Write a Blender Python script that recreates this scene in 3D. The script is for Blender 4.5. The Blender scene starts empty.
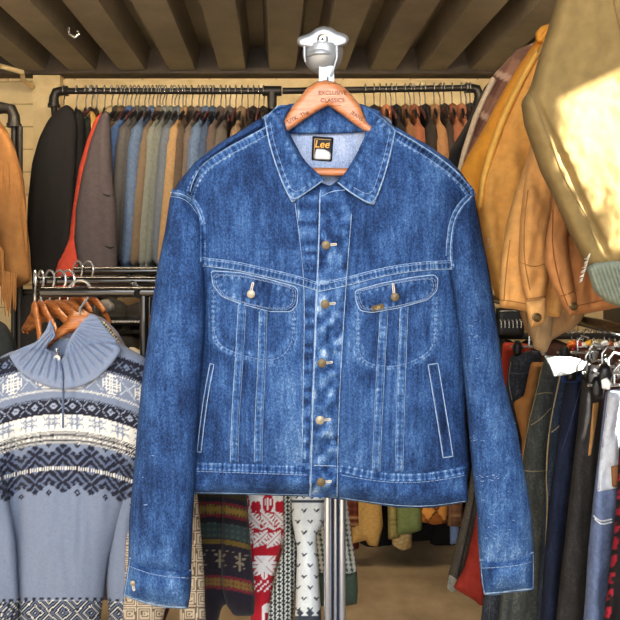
import bpy, bmesh, math, random
import numpy as np
from mathutils import Vector, Matrix, noise
from mathutils.geometry import delaunay_2d_cdt
from mathutils.bvhtree import BVHTree
random.seed(7)
SC = bpy.context.scene
COL = SC.collection
F = 620.0; CX = 310.0; HY = 260.0; CZ = 1.5

def S(r, g, b):
    def c(v):
        v /= 255.0
        return v/12.92 if v <= .04045 else ((v+.055)/1.055)**2.4
    return (c(r), c(g), c(b))
def W(px, py, Y): return Vector(((px-CX)*Y/F, Y, CZ-(py-HY)*Y/F))

# ------------------------------------------------------------ materials
def mat_new(name):
    m = bpy.data.materials.new(name); m.use_nodes = True
    nt = m.node_tree; b = nt.nodes['Principled BSDF']
    return m, nt, b
MC = {}
def cloth(rgb, rough=.92, var=.18, scale=70, bump=.25, attr=False, sheen=0.0, stretch=(1, 1, 1), key=None):
    k = (rgb, rough, var, scale, bump, attr, sheen, stretch)
    if k in MC: return MC[k]
    m, nt, b = mat_new(key or 'cloth')
    tc = nt.nodes.new('ShaderNodeTexCoord'); mp = nt.nodes.new('ShaderNodeMapping')
    mp.inputs['Scale'].default_value = stretch
    nt.links.new(tc.outputs['Object'], mp.inputs[0])
    n1 = nt.nodes.new('ShaderNodeTexNoise'); n1.inputs['Scale'].default_value = scale; n1.inputs['Detail'].default_value = 6
    n1.inputs['Roughness'].default_value = .65
    nt.links.new(mp.outputs[0], n1.inputs['Vector'])
    n2 = nt.nodes.new('ShaderNodeTexNoise'); n2.inputs['Scale'].default_value = 900
    nt.links.new(mp.outputs[0], n2.inputs['Vector'])
    mr = nt.nodes.new('ShaderNodeMapRange'); mr.inputs['From Min'].default_value = .3; mr.inputs['From Max'].default_value = .7
    mr.inputs['To Min'].default_value = 1-var; mr.inputs['To Max'].default_value = 1+var
    nt.links.new(n1.outputs['Fac'], mr.inputs['Value'])
    mx = nt.nodes.new('ShaderNodeVectorMath'); mx.operation = 'SCALE'
    if attr:
        a = nt.nodes.new('ShaderNodeAttribute'); a.attribute_name = 'col'
        nt.links.new(a.outputs['Color'], mx.inputs[0])
    else:
        mx.inputs[0].default_value = rgb
    nt.links.new(mr.outputs[0], mx.inputs['Scale'])
    nt.links.new(mx.outputs[0], b.inputs['Base Color'])
    b.inputs['Roughness'].default_value = rough
    b.inputs['Specular IOR Level'].default_value = .25
    b.inputs['Sheen Weight'].default_value = sheen
    bp = nt.nodes.new('ShaderNodeBump'); bp.inputs['Strength'].default_value = bump; bp.inputs['Distance'].default_value = .002
    nt.links.new(n2.outputs['Fac'], bp.inputs['Height']); nt.links.new(bp.outputs[0], b.inputs['Normal'])
    MC[k] = m; return m
def plain(name, rgb, rough=.5, metal=0.0, spec=.5, var=0.0, coat=0):
    k = (name, rgb, rough, metal)
    if k in MC: return MC[k]
    m, nt, b = mat_new(name)
    b.inputs['Base Color'].default_value = (*rgb, 1); b.inputs['Roughness'].default_value = rough
    b.inputs['Metallic'].default_value = metal; b.inputs['Specular IOR Level'].default_value = spec
    b.inputs['Coat Weight'].default_value = coat
    if var:
        n = nt.nodes.new('ShaderNodeTexNoise'); n.inputs['Scale'].default_value = 30
        r = nt.nodes.new('ShaderNodeMapRange'); r.inputs['To Min'].default_value = rough-var; r.inputs['To Max'].default_value = rough+var
        nt.links.new(n.outputs['Fac'], r.inputs['Value']); nt.links.new(r.outputs[0], b.inputs['Roughness'])
    MC[k] = m; return m

def denim_mat(name, stops, grain=.5, scale=420):
    m, nt, b = mat_new(name); L = nt.links
    tc = nt.nodes.new('ShaderNodeTexCoord')
    a = nt.nodes.new('ShaderNodeAttribute'); a.attribute_name = 'fade'
    def nz(sc, st, det=3, ro=.6):
        mp = nt.nodes.new('ShaderNodeMapping'); mp.inputs['Scale'].default_value = st
        L.new(tc.outputs['Object'], mp.inputs[0])
        n = nt.nodes.new('ShaderNodeTexNoise'); n.inputs['Scale'].default_value = sc; n.inputs['Detail'].default_value = det
        n.inputs['Roughness'].default_value = ro
        L.new(mp.outputs[0], n.inputs['Vector']); return n
    fine = nz(scale*.62, (1, 1, .7), 4, .85); streak = nz(150, (1, 1, .07), 3, .6); blot = nz(22, (1, 1, .6), 5, .65)
    def mad(src, mul, add_from):
        x = nt.nodes.new('ShaderNodeMath'); x.operation = 'SUBTRACT'; x.inputs[1].default_value = .5
        L.new(src, x.inputs[0])
        y = nt.nodes.new('ShaderNodeMath'); y.operation = 'MULTIPLY_ADD'; y.inputs[1].default_value = mul
        L.new(x.outputs[0], y.inputs[0]); L.new(add_from, y.inputs[2]); return y.outputs[0]
    v = mad(fine.outputs['Fac'], grain*2.3, a.outputs['Fac'])
    v = mad(streak.outputs['Fac'], .42, v)
    v = mad(blot.outputs['Fac'], .60, v)
    cr = nt.nodes.new('ShaderNodeValToRGB'); el = cr.color_ramp.elements
    el[0].position = stops[0][0]; el[0].color = (*stops[0][1], 1)
    el[1].position = stops[-1][0]; el[1].color = (*stops[-1][1], 1)
    for p, c in stops[1:-1]:
        e = el.new(p); e.color = (*c, 1)
    L.new(v, cr.inputs[0]); L.new(cr.outputs[0], b.inputs['Base Color'])
    b.inputs['Roughness'].default_value = .88; b.inputs['Specular IOR Level'].default_value = .2
    bp = nt.nodes.new('ShaderNodeBump'); bp.inputs['Strength'].default_value = .5; bp.inputs['Distance'].default_value = .0015
    L.new(fine.outputs['Fac'], bp.inputs['Height'])
    bp2 = nt.nodes.new('ShaderNodeBump'); bp2.inputs['Strength'].default_value = .35; bp2.inputs['Distance'].default_value = .006
    L.new(blot.outputs['Fac'], bp2.inputs['Height']); L.new(bp.outputs[0], bp2.inputs['Normal'])
    L.new(bp2.outputs[0], b.inputs['Normal'])
    return m

DENIM = denim_mat('worn_blue_denim', [(.0, S(14, 26, 52)), (.22, S(28, 50, 90)), (.42, S(48, 81, 133)), (.62, S(80, 117, 166)), (.82, S(144, 171, 203)), (1.0, S(206, 220, 234))])
LINING = denim_mat('denim_reverse', [(.0, S(80, 100, 145)), (.5, S(150, 166, 198)), (1.0, S(205, 212, 228))], .7)
THREAD = plain('pale_thread', S(132, 156, 190), .9)
EDGE = cloth(S(158, 182, 210), var=.35, scale=160, bump=.4)
BRASS = plain('aged_brass', S(112, 98, 74), .45, .7)
BRASSL = plain('pale_brass', S(168, 158, 138), .42, .7)
CHROME = plain('chrome', S(228, 230, 232), .16, 1.0, var=.05)
CHROMER = plain('brushed_chrome', S(215, 212, 206), .28, 1.0)
BLACKM = plain('black_metal', S(40, 36, 30), .22, .6, coat=1)
PIPE = plain('black_iron_pipe', S(42, 38, 34), .45, .5)
STEEL = plain('steel_wire', S(205, 205, 202), .25, .75)
DARKP = plain('black_plastic', S(22, 22, 23), .35)

def wood(name, c1, c2, rough=.35, st=(1, 1, 6)):
    m, nt, b = mat_new(name); L = nt.links
    tc = nt.nodes.new('ShaderNodeTexCoord'); mp = nt.nodes.new('ShaderNodeMapping'); mp.inputs['Scale'].default_value = st
    n = nt.nodes.new('ShaderNodeTexNoise'); n.inputs['Scale'].default_value = 22; n.inputs['Detail'].default_value = 8; n.inputs['Distortion'].default_value = 1.2
    L.new(tc.outputs['Object'], mp.inputs[0]); L.new(mp.outputs[0], n.inputs['Vector'])
    cr = nt.nodes.new('ShaderNodeValToRGB'); cr.color_ramp.elements[0].position = .3; cr.color_ramp.elements[1].position = .72
    cr.color_ramp.elements[0].color = (*c1, 1); cr.color_ramp.elements[1].color = (*c2, 1)
    L.new(n.outputs['Fac'], cr.inputs[0]); L.new(cr.outputs[0], b.inputs['Base Color'])
    b.inputs['Roughness'].default_value = rough; b.inputs['Coat Weight'].default_value = .25; b.inputs['Coat Roughness'].default_value = .25
    return m
WOODR = wood('cherry_wood', S(184, 108, 62), S(218, 146, 96), .4, (1, 1, 5))
WOODO = wood('oiled_hanger_wood', S(142, 74, 32), S(218, 136, 70), .38, (1, 1, 9))

# ------------------------------------------------------------ object helpers
def tag(o, label=None, cat=None, group=None, kind=None):
    if label: o['label'] = label
    if cat: o['category'] = cat
    if group: o['group'] = group
    if kind: o['kind'] = kind
    return o
def empty(name, loc, label, cat, group=None):
    o = bpy.data.objects.new(name, None); o.empty_display_size = .05
    o.location = loc; COL.objects.link(o); tag(o, label, cat, group); o['_base'] = 1
    return o
def origin_of(o):
    while o.parent: o = o.parent
    return Vector(o.location)
def mk(name, V, Fc, mat, parent=None, smooth=True, col=None, fade=None, recalc=True, origin=None):
    V = np.asarray(V, dtype=float)
    if parent is not None: org = origin_of(parent)
    elif origin is not None: org = Vector(origin)
    else: org = Vector(((V[:, 0].min()+V[:, 0].max())/2, (V[:, 1].min()+V[:, 1].max())/2, V[:, 2].min()))
    me = bpy.data.meshes.new(name)
    me.from_pydata((V-np.array(org)).tolist(), [], [tuple(f) for f in Fc])
    if recalc:
        bm = bmesh.new(); bm.from_mesh(me); bmesh.ops.recalc_face_normals(bm, faces=bm.faces); bm.to_mesh(me); bm.free()
    if smooth: me.polygons.foreach_set('use_smooth', [True]*len(me.polygons))
    if col is not None:
        a = me.color_attributes.new('col', 'FLOAT_COLOR', 'POINT')
        c4 = np.ones((len(V), 4)); c4[:, :3] = col; a.data.foreach_set('color', c4.ravel())
    if fade is not None:
        a = me.attributes.new('fade', 'FLOAT', 'POINT'); a.data.foreach_set('value', np.asarray(fade, dtype=float))
    me.materials.append(mat); me.update()
    o = bpy.data.objects.new(name, me); COL.objects.link(o)
    if parent is not None: o.parent = parent
    else: o.location = org
    return o

class MB:
    def __init__(s): s.V = []; s.F = []
    def add(s, V, Fc):
        n = len(s.V); s.V += [tuple(v) for v in V]; s.F += [tuple(i+n for i in f) for f in Fc]; return s
    def box(s, a, b):
        x0, y0, z0 = a; x1, y1, z1 = b
        return s.add([(x0,y0,z0),(x1,y0,z0),(x1,y1,z0),(x0,y1,z0),(x0,y0,z1),(x1,y0,z1),(x1,y1,z1),(x0,y1,z1)],
                     [(0,3,2,1),(4,5,6,7),(0,1,5,4),(1,2,6,5),(2,3,7,6),(3,0,4,7)])
    def tube(s, pts, r, n=10, cap=True, closed=False):
        pts = [Vector(p) for p in pts]; V = []; Fc = []; m = len(pts)
        rr = r if isinstance(r, (list, tuple)) else [r]*m
        up = None
        for i, p in enumerate(pts):
            if closed: t = pts[(i+1) % m]-pts[i-1]
            else: t = pts[min(i+1, m-1)]-pts[max(i-1, 0)]
            t.normalize()
            if up is None:
                up = Vector((0, 0, 1)) if abs(t.z) < .9 else Vector((1, 0, 0))
            a = t.cross(up); a.normalize(); b = a.cross(t); b.normalize(); up = b
            for k in range(n):
                an = 2*math.pi*k/n; V.append(p+(a*math.cos(an)+b*math.sin(an))*rr[i])
        for i in range(m if closed else m-1):
            j = (i+1) % m
            for k in range(n):
                l = (k+1) % n; Fc.append((i*n+k, i*n+l, j*n+l, j*n+k))
        if cap and not closed:
            Fc.append(tuple(range(n))[::-1]); Fc.append(tuple((m-1)*n+k for k in range(n)))
        return s.add(V, Fc)
    def lathe(s, prof, c, axis='z', n=32):
        V = []; Fc = []
        for (r, h) in prof:
            for k in range(n):
                a = 2*math.pi*k/n; x, y = r*math.cos(a), r*math.sin(a)
                V.append((c[0]+x, c[1]+y, c[2]+h) if axis == 'z' else (c[0]+x, c[1]-h, c[2]+y) if axis == 'y' else (c[0]+h, c[1]+x, c[2]+y))
        m = len(prof)
        for i in range(m-1):
            for k in range(n):
                l = (k+1) % n; Fc.append((i*n+k, i*n+l, (i+1)*n+l, (i+1)*n+k))
        Fc.append(tuple(range(n))[::-1]); Fc.append(tuple((m-1)*n+k for k in range(n)))
        return s.add(V, Fc)
    def build(s, name, mat, parent=None, smooth=True, origin=None):
        o = mk(name, s.V, s.F, mat, parent, smooth, origin=origin)
        if smooth: 
            try: o.data.set_sharp_from_angle(angle=math.radians(40))
            except Exception: pass
        return o

# ---- 2D outline tools
def rounded(pts, rnd, it=3):
    P = [np.array(p, float) for p in pts]; n = len(P); Q = []
    for i in range(n):
        a, b, c = P[i-1], P[i], P[(i+1) % n]
        la, lc = np.linalg.norm(a-b), np.linalg.norm(c-b)
        Q.append(b+(a-b)*min(.48, rnd/max(la, 1e-6))); Q.append(b); Q.append(b+(c-b)*min(.48, rnd/max(lc, 1e-6)))
    for _ in range(it):
        R = []
        for i in range(len(Q)):
            a, b = Q[i], Q[(i+1) % len(Q)]
            R.append(a*.75+b*.25); R.append(a*.25+b*.75)
        Q = R
    return np.array(Q)
def resample(P, h, closed=True):
    P = np.asarray(P, float)
    if closed: P = np.vstack([P, P[:1]])
    d = np.r_[0, np.cumsum(np.linalg.norm(np.diff(P, axis=0), axis=1))]
    n = max(3 if closed else 1, int(round(d[-1]/h)))
    t = np.linspace(0, d[-1], n+1)
    R = np.c_[np.interp(t, d, P[:, 0]), np.interp(t, d, P[:, 1])]
    return R[:-1] if closed else R
def smoothline(pts, h):
    P = np.array(pts, float)
    if len(P) > 2:
        for _ in range(3):
            Q = [P[0]]
            for i in range(len(P)-1): Q += [P[i]*.75+P[i+1]*.25, P[i]*.25+P[i+1]*.75]
            Q.append(P[-1]); P = np.array(Q)
    return resample(P, h, False)
def distseg(X, P, closed=True):
    A = P; B = np.roll(P, -1, axis=0) if closed else P[1:]
    if not closed: A = P[:-1]
    D = B-A; L2 = (D**2).sum(1)+1e-12
    out = np.full(len(X), 1e9); s = np.zeros(len(X))
    cum = np.r_[0, np.cumsum(np.sqrt(L2))]
    step = max(1, int(4e6//len(A)))
    for i in range(0, len(X), step):
        x = X[i:i+step]
        t = ((x[:, None, :]-A[None])*D[None]).sum(2)/L2
        t = np.clip(t, 0, 1)
        q = A[None]+t[..., None]*D[None]-x[:, None, :]
        dd = (q**2).sum(2); k = dd.argmin(1); ar = np.arange(len(x))
        out[i:i+step] = np.sqrt(dd[ar, k]); s[i:i+step] = cum[k]+t[ar, k]*np.sqrt(L2[k])
    return out, s
def inside(X, P):
    c = np.zeros(len(X), bool); n = len(P); j = n-1
    for i in range(n):
        xi, yi = P[i]; xj, yj = P[j]
        cond = ((yi > X[:, 1]) != (yj > X[:, 1])) & (X[:, 0] < (xj-xi)*(X[:, 1]-yi)/((yj-yi) or 1e-12)+xi)
        c ^= cond; j = i
    return c
def triangulate(outline, h, rnd):
    P = resample(rounded(outline, rnd) if rnd else np.array(outline, float), h)
    x0, y0 = P.min(0); x1, y1 = P.max(0)
    gx, gy = np.meshgrid(np.arange(x0+h*.5, x1, h), np.arange(y0+h*.5, y1, h))
    X = np.c_[gx.ravel(), gy.ravel()]
    X = X[inside(X, P)]
    if len(X):
        d, _ = distseg(X, P); X = X[d > h*.55]; d = d[d > h*.55]
    else: d = np.zeros(0)
    A = np.vstack([P, X]) if len(X) else P
    nb = len(P)
    r = delaunay_2d_cdt([Vector(p) for p in A], [], [list(range(nb))], 1, 1e-7)
    UV = np.array([tuple(v) for v in r[0]])
    if len(UV) == len(A) : D = np.r_[np.zeros(nb), d]
    else: D, _ = distseg(UV, P); nb = None
    return UV, [tuple(f) for f in r[2]], D, P, nb

def px_map(Y0):
    def f(u, v, d):
        Y = (Y0(u, v) if callable(Y0) else Y0)-d
        return np.c_[(u-CX)*Y/F, Y+0*u, CZ-(v-HY)*Y/F]
    return f
def loc_map(org, yaw, lean=0):
    c, s = math.cos(yaw), math.sin(yaw)
    def f(u, v, d):
        return np.c_[org[0]+u*c+d*s, org[1]+u*s-d*c, org[2]+v]
    return f
def nfold(amp, su, sv, seed=0, ridge=False):
    def f(u, v):
        out = np.empty(len(u))
        for i in range(len(u)):
            q = noise.noise(Vector((u[i]/su+seed, v[i]/sv, seed*1.7)))
            out[i] = q
        if ridge: out = 1-2*np.abs(out)
        return out*amp
    return f
def fsum(*fs): return lambda u, v: sum(f(u, v) for f in fs)

def slab(name, outline, mp, h, thick, r, mat, parent=None, fold=None, back=None, rnd=12, col=None, fade=None, mind=0):
    UV, T, D, P, nb = triangulate(outline, h, rnd)
    u, v = UV[:, 0], UV[:, 1]
    p = np.sqrt(np.clip(1-(1-np.clip(D/r, 0, 1))**2, 0, 1))
    fo = fold(u, v) if fold else np.zeros(len(u))
    fe = fo*np.clip(D/r, .25, 1)
    Vf = mp(u, v, thick*p+fe)
    bt = thick if back is None else back
    Vb = mp(u, v, -bt*p+fe*.6*(p > 0)+fe*(p <= 0))
    bd = D < 1e-9
    idx = np.zeros(len(u), int); k = len(u); keep = []
    for i in range(len(u)):
        if bd[i]: idx[i] = i
        else: idx[i] = k; k += 1; keep.append(i)
    V = np.vstack([Vf, Vb[keep]]) if keep else Vf
    Fc = list(T)+[(idx[a], idx[c], idx[b]) for a, b, c in T if not (bd[a] and bd[b] and bd[c])]
    cc = None
    if col is not None:
        c0 = col(u, v); cc = np.vstack([c0, c0[keep]])
    ff = None
    if fade is not None:
        f0 = fade(u, v); ff = np.r_[f0, f0[keep]]
    return mk(name, V, Fc, mat, parent, True, cc, ff)

def bvh_of(*objs):
    V = []; Fc = []
    for o in objs:
        n = len(V); M = Matrix.Translation(origin_of(o))
        V += [M @ x.co for x in o.data.vertices]; Fc += [tuple(i+n for i in p.vertices) for p in o.data.polygons]
    return BVHTree.FromPolygons(V, Fc)
CAM = Vector((0, 0, CZ))
def surf(bvh, u, v, off, default=1.34):
    out = np.empty((len(u), 3))
    for i in range(len(u)):
        d = Vector(((u[i]-CX)/F, 1.0, -(v[i]-HY)/F)); dn = d.normalized()
        h = bvh.ray_cast(CAM, dn)
        if h[0] is not None: Y = h[0].y
        else:
            q = bvh.find_nearest(CAM+d*default)
            Y = q[0].y if q[0] is not None and q[3] < .02 else default
        Y -= off[i] if hasattr(off, '__len__') else off
        out[i] = CAM+d*Y
    return out
def patch(name, outline, bvh, t, h, mat, parent, r=2.5, rnd=4, fold=None, fade=None, col=None, default=1.34, lift=None):
    UV, T, D, P, nb = triangulate(outline, h, rnd)
    u, v = UV[:, 0], UV[:, 1]
    p = np.sqrt(np.clip(1-(1-np.clip(D/r, 0, 1))**2, 0, 1))
    off = t*(.45+.55*p)
    if fold: off = off+fold(u, v)*np.clip(D/r, .3, 1)
    if lift: off = off+lift(u, v)
    V = surf(bvh, u, v, off, default)
    bd = np.where(D < 1e-9)[0]
    # edge skirt reaching back into the cloth below
    cnt = {}
    for f in T:
        for a, b in ((f[0], f[1]), (f[1], f[2]), (f[2], f[0])): cnt[(a, b)] = 1
    be = [(a, b) for (a, b) in cnt if (b, a) not in cnt]
    m = {}; Vs = []; base = len(V); src = []
    for a, b in be:
        for q in (a, b):
            if q not in m:
                m[q] = base+len(Vs); w = Vector(V[q]); d = (w-CAM); Vs.append(tuple(CAM+d*((d.y+off[q]+.002)/d.y))); src.append(q)
    Fc = list(T)+[(b, a, m[a], m[b]) for a, b in be]
    V = np.vstack([V, np.array(Vs)]) if Vs else V
    cc = None
    if col is not None:
        c0 = col(u, v); cc = np.vstack([c0, c0[src]])
    ff = None
    if fade is not None:
        f0 = fade(u, v); ff = np.r_[f0, f0[src]]
    return mk(name, V, Fc, mat, parent, True, cc, ff, recalc=True)
def stripoutline(pts, w, h=3):
    L = smoothline(pts, h); d = np.gradient(L, axis=0); d /= np.linalg.norm(d, axis=1)[:, None]+1e-9
    n = np.c_[-d[:, 1], d[:, 0]]
    ww = w/2
    return np.vstack([L+n*ww, (L-n*ww)[::-1]]), L
def stitch_mb(mb, bvh, pts, off=.0012, dash=3.4, gap=1.1, w=.42, default=1.34):
    L = resample(smoothline(pts, 1.0), dash+gap, False)
    for i in range(len(L)-1):
        a = L[i]; b = L[i]+(L[i+1]-L[i])*dash/(dash+gap)
        q = surf(bvh, np.array([a[0], b[0]]), np.array([a[1], b[1]]), off, default)
        A, B = Vector(q[0]), Vector(q[1]); M = (A+B)/2+Vector((0, -.0006, 0))
        mb.tube([A+Vector((0, .0012, 0)), A, M, B, B+Vector((0, .0012, 0))], [w*.0016, w*.0021, w*.0023, w*.0021, w*.0016], 5)

def text_mesh(s, size, mat, parent, center, rot=0, font_shear=0, name='lettering', depth=.0004, bold=0):
    cu = bpy.data.curves.new(name, 'FONT'); cu.body = s; cu.size = size; cu.extrude = depth; cu.shear = font_shear
    cu.align_x = 'CENTER'; cu.align_y = 'CENTER'; cu.offset = bold
    o = bpy.data.objects.new(name, cu); COL.objects.link(o)
    dg = bpy.context.evaluated_depsgraph_get(); dg.update()
    me = bpy.data.meshes.new_from_object(o.evaluated_get(dg)); bpy.data.objects.remove(o)
    M = Matrix.Translation(Vector(center)-(origin_of(parent) if parent else Vector())) @ Matrix.Rotation(rot, 4, 'Y') @ Matrix.Rotation(math.pi/2, 4, 'X')
    me.transform(M); me.materials.clear(); me.materials.append(mat)
    n = bpy.data.objects.new(name, me); COL.objects.link(n)
    if parent: n.parent = parent
    return n

# ============================================================ SETTING
def struct(o): o['kind'] = 'structure'; return o
def paint_wall():
    m, nt, b = mat_new('cream_painted_block'); L = nt.links
    tc = nt.nodes.new('ShaderNodeTexCoord'); mp = nt.nodes.new('ShaderNodeMapping'); mp.inputs['Rotation'].default_value = (math.pi/2, 0, 0)
    L.new(tc.outputs['Object'], mp.inputs[0])
    br = nt.nodes.new('ShaderNodeTexBrick'); br.inputs['Scale'].default_value = 1; br.inputs['Brick Width'].default_value = .40
    br.inputs['Row Height'].default_value = .135; br.inputs['Mortar Size'].default_value = .006; br.inputs['Mortar Smooth'].default_value = .5
    br.inputs['Color1'].default_value = (*S(226, 200, 148), 1); br.inputs['Color2'].default_value = (*S(218, 190, 136), 1); br.inputs['Mortar'].default_value = (*S(186, 158, 108), 1)
    L.new(mp.outputs[0], br.inputs['Vector'])
    n = nt.nodes.new('ShaderNodeTexNoise'); n.inputs['Scale'].default_value = 14; n.inputs['Detail'].default_value = 8
    L.new(tc.outputs['Object'], n.inputs['Vector'])
    mr = nt.nodes.new('ShaderNodeMapRange'); mr.inputs['To Min'].default_value = .8; mr.inputs['To Max'].default_value = 1.15
    L.new(n.outputs['Fac'], mr.inputs['Value'])
    vm = nt.nodes.new('ShaderNodeVectorMath'); vm.operation = 'SCALE'; L.new(br.outputs['Color'], vm.inputs[0]); L.new(mr.outputs[0], vm.inputs['Scale'])
    L.new(vm.outputs[0], b.inputs['Base Color']); b.inputs['Roughness'].default_value = .6
    bp = nt.nodes.new('ShaderNodeBump'); bp.inputs['Strength'].default_value = .6; bp.inputs['Distance'].default_value = .01
    ad = nt.nodes.new('ShaderNodeMath'); ad.operation = 'MULTIPLY_ADD'; ad.inputs[1].default_value = .3
    L.new(n.outputs['Fac'], ad.inputs[0]); 
    iv = nt.nodes.new('ShaderNodeMath'); iv.operation = 'SUBTRACT'; iv.inputs[0].default_value = 1; L.new(br.outputs['Fac'], iv.inputs[1])
    L.new(iv.outputs[0], ad.inputs[2]); L.new(ad.outputs[0], bp.inputs['Height']); L.new(bp.outputs[0], b.inputs['Normal'])
    return m
CREAMB = paint_wall()
def noisy(name, c1, c2, scale=6, rough=.7, bump=.1, detail=8, dist=.01):
    m, nt, b = mat_new(name); L = nt.links
    tc = nt.nodes.new('ShaderNodeTexCoord')
    n = nt.nodes.new('ShaderNodeTexNoise'); n.inputs['Scale'].default_value = scale; n.inputs['Detail'].default_value = detail; n.inputs['Roughness'].default_value = .65
    L.new(tc.outputs['Object'], n.inputs['Vector'])
    cr = nt.nodes.new('ShaderNodeValToRGB'); cr.color_ramp.elements[0].position = .35; cr.color_ramp.elements[1].position = .68
    cr.color_ramp.elements[0].color = (*c1, 1); cr.color_ramp.elements[1].color = (*c2, 1)
    L.new(n.outputs['Fac'], cr.inputs[0]); L.new(cr.outputs[0], b.inputs['Base Color']); b.inputs['Roughness'].default_value = rough
    bp = nt.nodes.new('ShaderNodeBump'); bp.inputs['Strength'].default_value = bump; bp.inputs['Distance'].default_value = dist
    L.new(n.outputs['Fac'], bp.inputs['Height']); L.new(bp.outputs[0], b.inputs['Normal'])
    return m
CREAM = noisy('cream_paint', S(206, 178, 124), S(228, 202, 150), 9, .6, .3)
CONC = noisy('concrete', S(128, 110, 86), S(178, 157, 126), 3.2, .62, .15)
CEILM = noisy('ribbed_steel_paint', S(96, 87, 73), S(122, 111, 94), 4, .5, .1)
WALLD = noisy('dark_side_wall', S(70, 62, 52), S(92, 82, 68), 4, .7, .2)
CY0, CY1, XL, XR, YB, ZC = -2.4, 3.78, -2.3, 1.75, 3.7, 2.6
struct(MB().box((XL-.1, CY0-1, -.1), (XR+.1, YB+.1, 0)).build('floor', CONC, smooth=False, origin=(0, 0, 0)))
struct(MB().box((XL-.1, YB, 0), (XR+.1, YB+.08, ZC+.19)).build('wall_back', CREAMB, smooth=False, origin=(0, YB, 0)))
# flat pier standing a little proud of the blocks
xa = W(33, 0, 3.62).x; xb = W(60, 0, 3.62).x
struct(MB().box((xa, 3.62, 0), (xb, YB, ZC-.02)).build('trim_1', CREAM, smooth=False))
# smooth board above the back rail
struct(MB().box((xb, 3.67, 2.3), (XR, YB, 2.565)).build('trim_2', CREAM, smooth=False))
struct(MB().box((XL, 3.60, 2.583), (XR, 3.70, 2.735)).build('trim_3', noisy('dark_steel', S(58, 48, 38), S(80, 66, 50), 10), smooth=False))
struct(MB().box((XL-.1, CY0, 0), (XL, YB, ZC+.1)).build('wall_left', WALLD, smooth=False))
# right wall with added unseen openings, cut to shape the sun patches
OP = [(-.545, -.52, 2.335, 2.44), (-.52, -.49, 2.295, 2.44), (-.49, -.46, 2.245, 2.44), (-.46, -.20, 2.165, 2.44), (.12, .24, 1.66, 1.89)]   # (y0,y1,z0,z1)
def right_wall():
    m = MB(); ys = sorted({CY0, YB}|{o[0] for o in OP}|{o[1] for o in OP}); zs = sorted({0, ZC+.1}|{o[2] for o in OP}|{o[3] for o in OP})
    for i in range(len(ys)-1):
        for j in range(len(zs)-1):
            yc, zc = (ys[i]+ys[i+1])/2, (zs[j]+zs[j+1])/2
            if any(o[0] < yc < o[1] and o[2] < zc < o[3] for o in OP): continue
            m.box((XR, ys[i], zs[j]), (XR+.03, ys[i+1], zs[j+1]))
    return m
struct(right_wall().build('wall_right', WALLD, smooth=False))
def ceiling():
    m = MB(); per = .29; prof = [(0, 0), (.15, 0), (.180, .13), (.260, .13), (.29, 0)]
    t = math.tan(math.radians(-3.3))
    xs = []
    k0 = int((XL-1)/per)
    for k in range(k0, 12):
        for (a, z) in prof[:-1]: xs.append((k*per+a+.05, ZC+z))
    V = []; Fc = []
    for (x, z) in xs:
        for yy in (CY0, YB+.06): V.append((x+(yy-YB)*-t*-1, yy, z))
    for (x, z) in xs:
        for yy in (CY0, YB+.06): V.append((x+(yy-YB)*t, yy, ZC+.19))
    n = len(xs)
    V = []
    for lay in (0, 1):
        for (x, z) in xs:
            for yy in (CY0, YB+.06): V.append((min(XR+.035, x-(YB-yy)*t), yy, z if lay == 0 else ZC+.19))
    for i in range(n-1):
        a = 2*i; Fc.append((a, a+1, a+3, a+2)); b = 2*n+2*i; Fc.append((b, b+2, b+3, b+1))
    return m.add(V, Fc)
struct(ceiling().build('ceiling', CEILM, smooth=False, origin=(0, 0, ZC)))
# conduit running along the ceiling at the left, and a diagonal strut
tag(MB().tube([W(0, 66, 3.3), W(22, 72, 3.4), W(23, 80, 3.5), (W(24, 82, 3.5).x, 3.7, W(24, 82, 3.5).z)], .014, 8).build('wall_bracket', CREAM), 'thin cream painted bracket arm under the ceiling at upper left', 'bracket')
q = W(75, 39, 2.95)
hk = MB().tube([(q.x-.03, q.y, 2.605), (q.x-.028, q.y, 2.575), (q.x, q.y, 2.56), (q.x+.02, q.y, 2.575), (q.x+.012, q.y, 2.59)], .006, 8)
tag(hk.build('ceiling_hook', STEEL), 'small bent metal hook on the underside of a ceiling rib, upper left', 'hook')
# a shallow light channel in the third rib right of the centre
# lamps that hang just outside the top of the frame
def strip_lamp(x, y, label, w=1.0):
    t = empty('strip_lamp', (x, y, 2.50), label, 'lamp', 'warm strip lamps under the ceiling')
    MB().box((x-w/2, y-.05, 2.53), (x+w/2, y+.05, 2.61)).build('housing', plain('lamp_body', S(200, 198, 190)), t, False)
    m = plain('lamp_glow', (1, 1, 1)); m.node_tree.nodes['Principled BSDF'].inputs['Emission Color'].default_value = (1, .78, .5, 1)
    m.node_tree.nodes['Principled BSDF'].inputs['Emission Strength'].default_value = 4
    MB().box((x-w/2+.02, y-.035, 2.515), (x+w/2-.02, y+.035, 2.53)).build('diffuser', m, t, False)
def area(name, loc, rot, sx, sy, e, c, spread=180):
    l = bpy.data.lights.new(name, 'AREA'); l.shape = 'RECTANGLE'; l.size = sx; l.size_y = sy; l.energy = e; l.color = c; l.spread = math.radians(spread)
    o = bpy.data.objects.new(name, l); o.location = loc; o.rotation_euler = rot; COL.objects.link(o); return o
strip_lamp(-.9, 2.15, 'warm strip lamp under the ceiling over the left racks')
strip_lamp(.75, 2.15, 'warm strip lamp under the ceiling over the right racks')
area('strip_light', (-.9, 2.15, 2.50), (math.radians(38), 0, 0), .95, .07, 22, (1, .80, .54))
area('strip_light', (.75, 2.15, 2.50), (math.radians(38), 0, 0), .95, .07, 22, (1, .80, .54))
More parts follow.
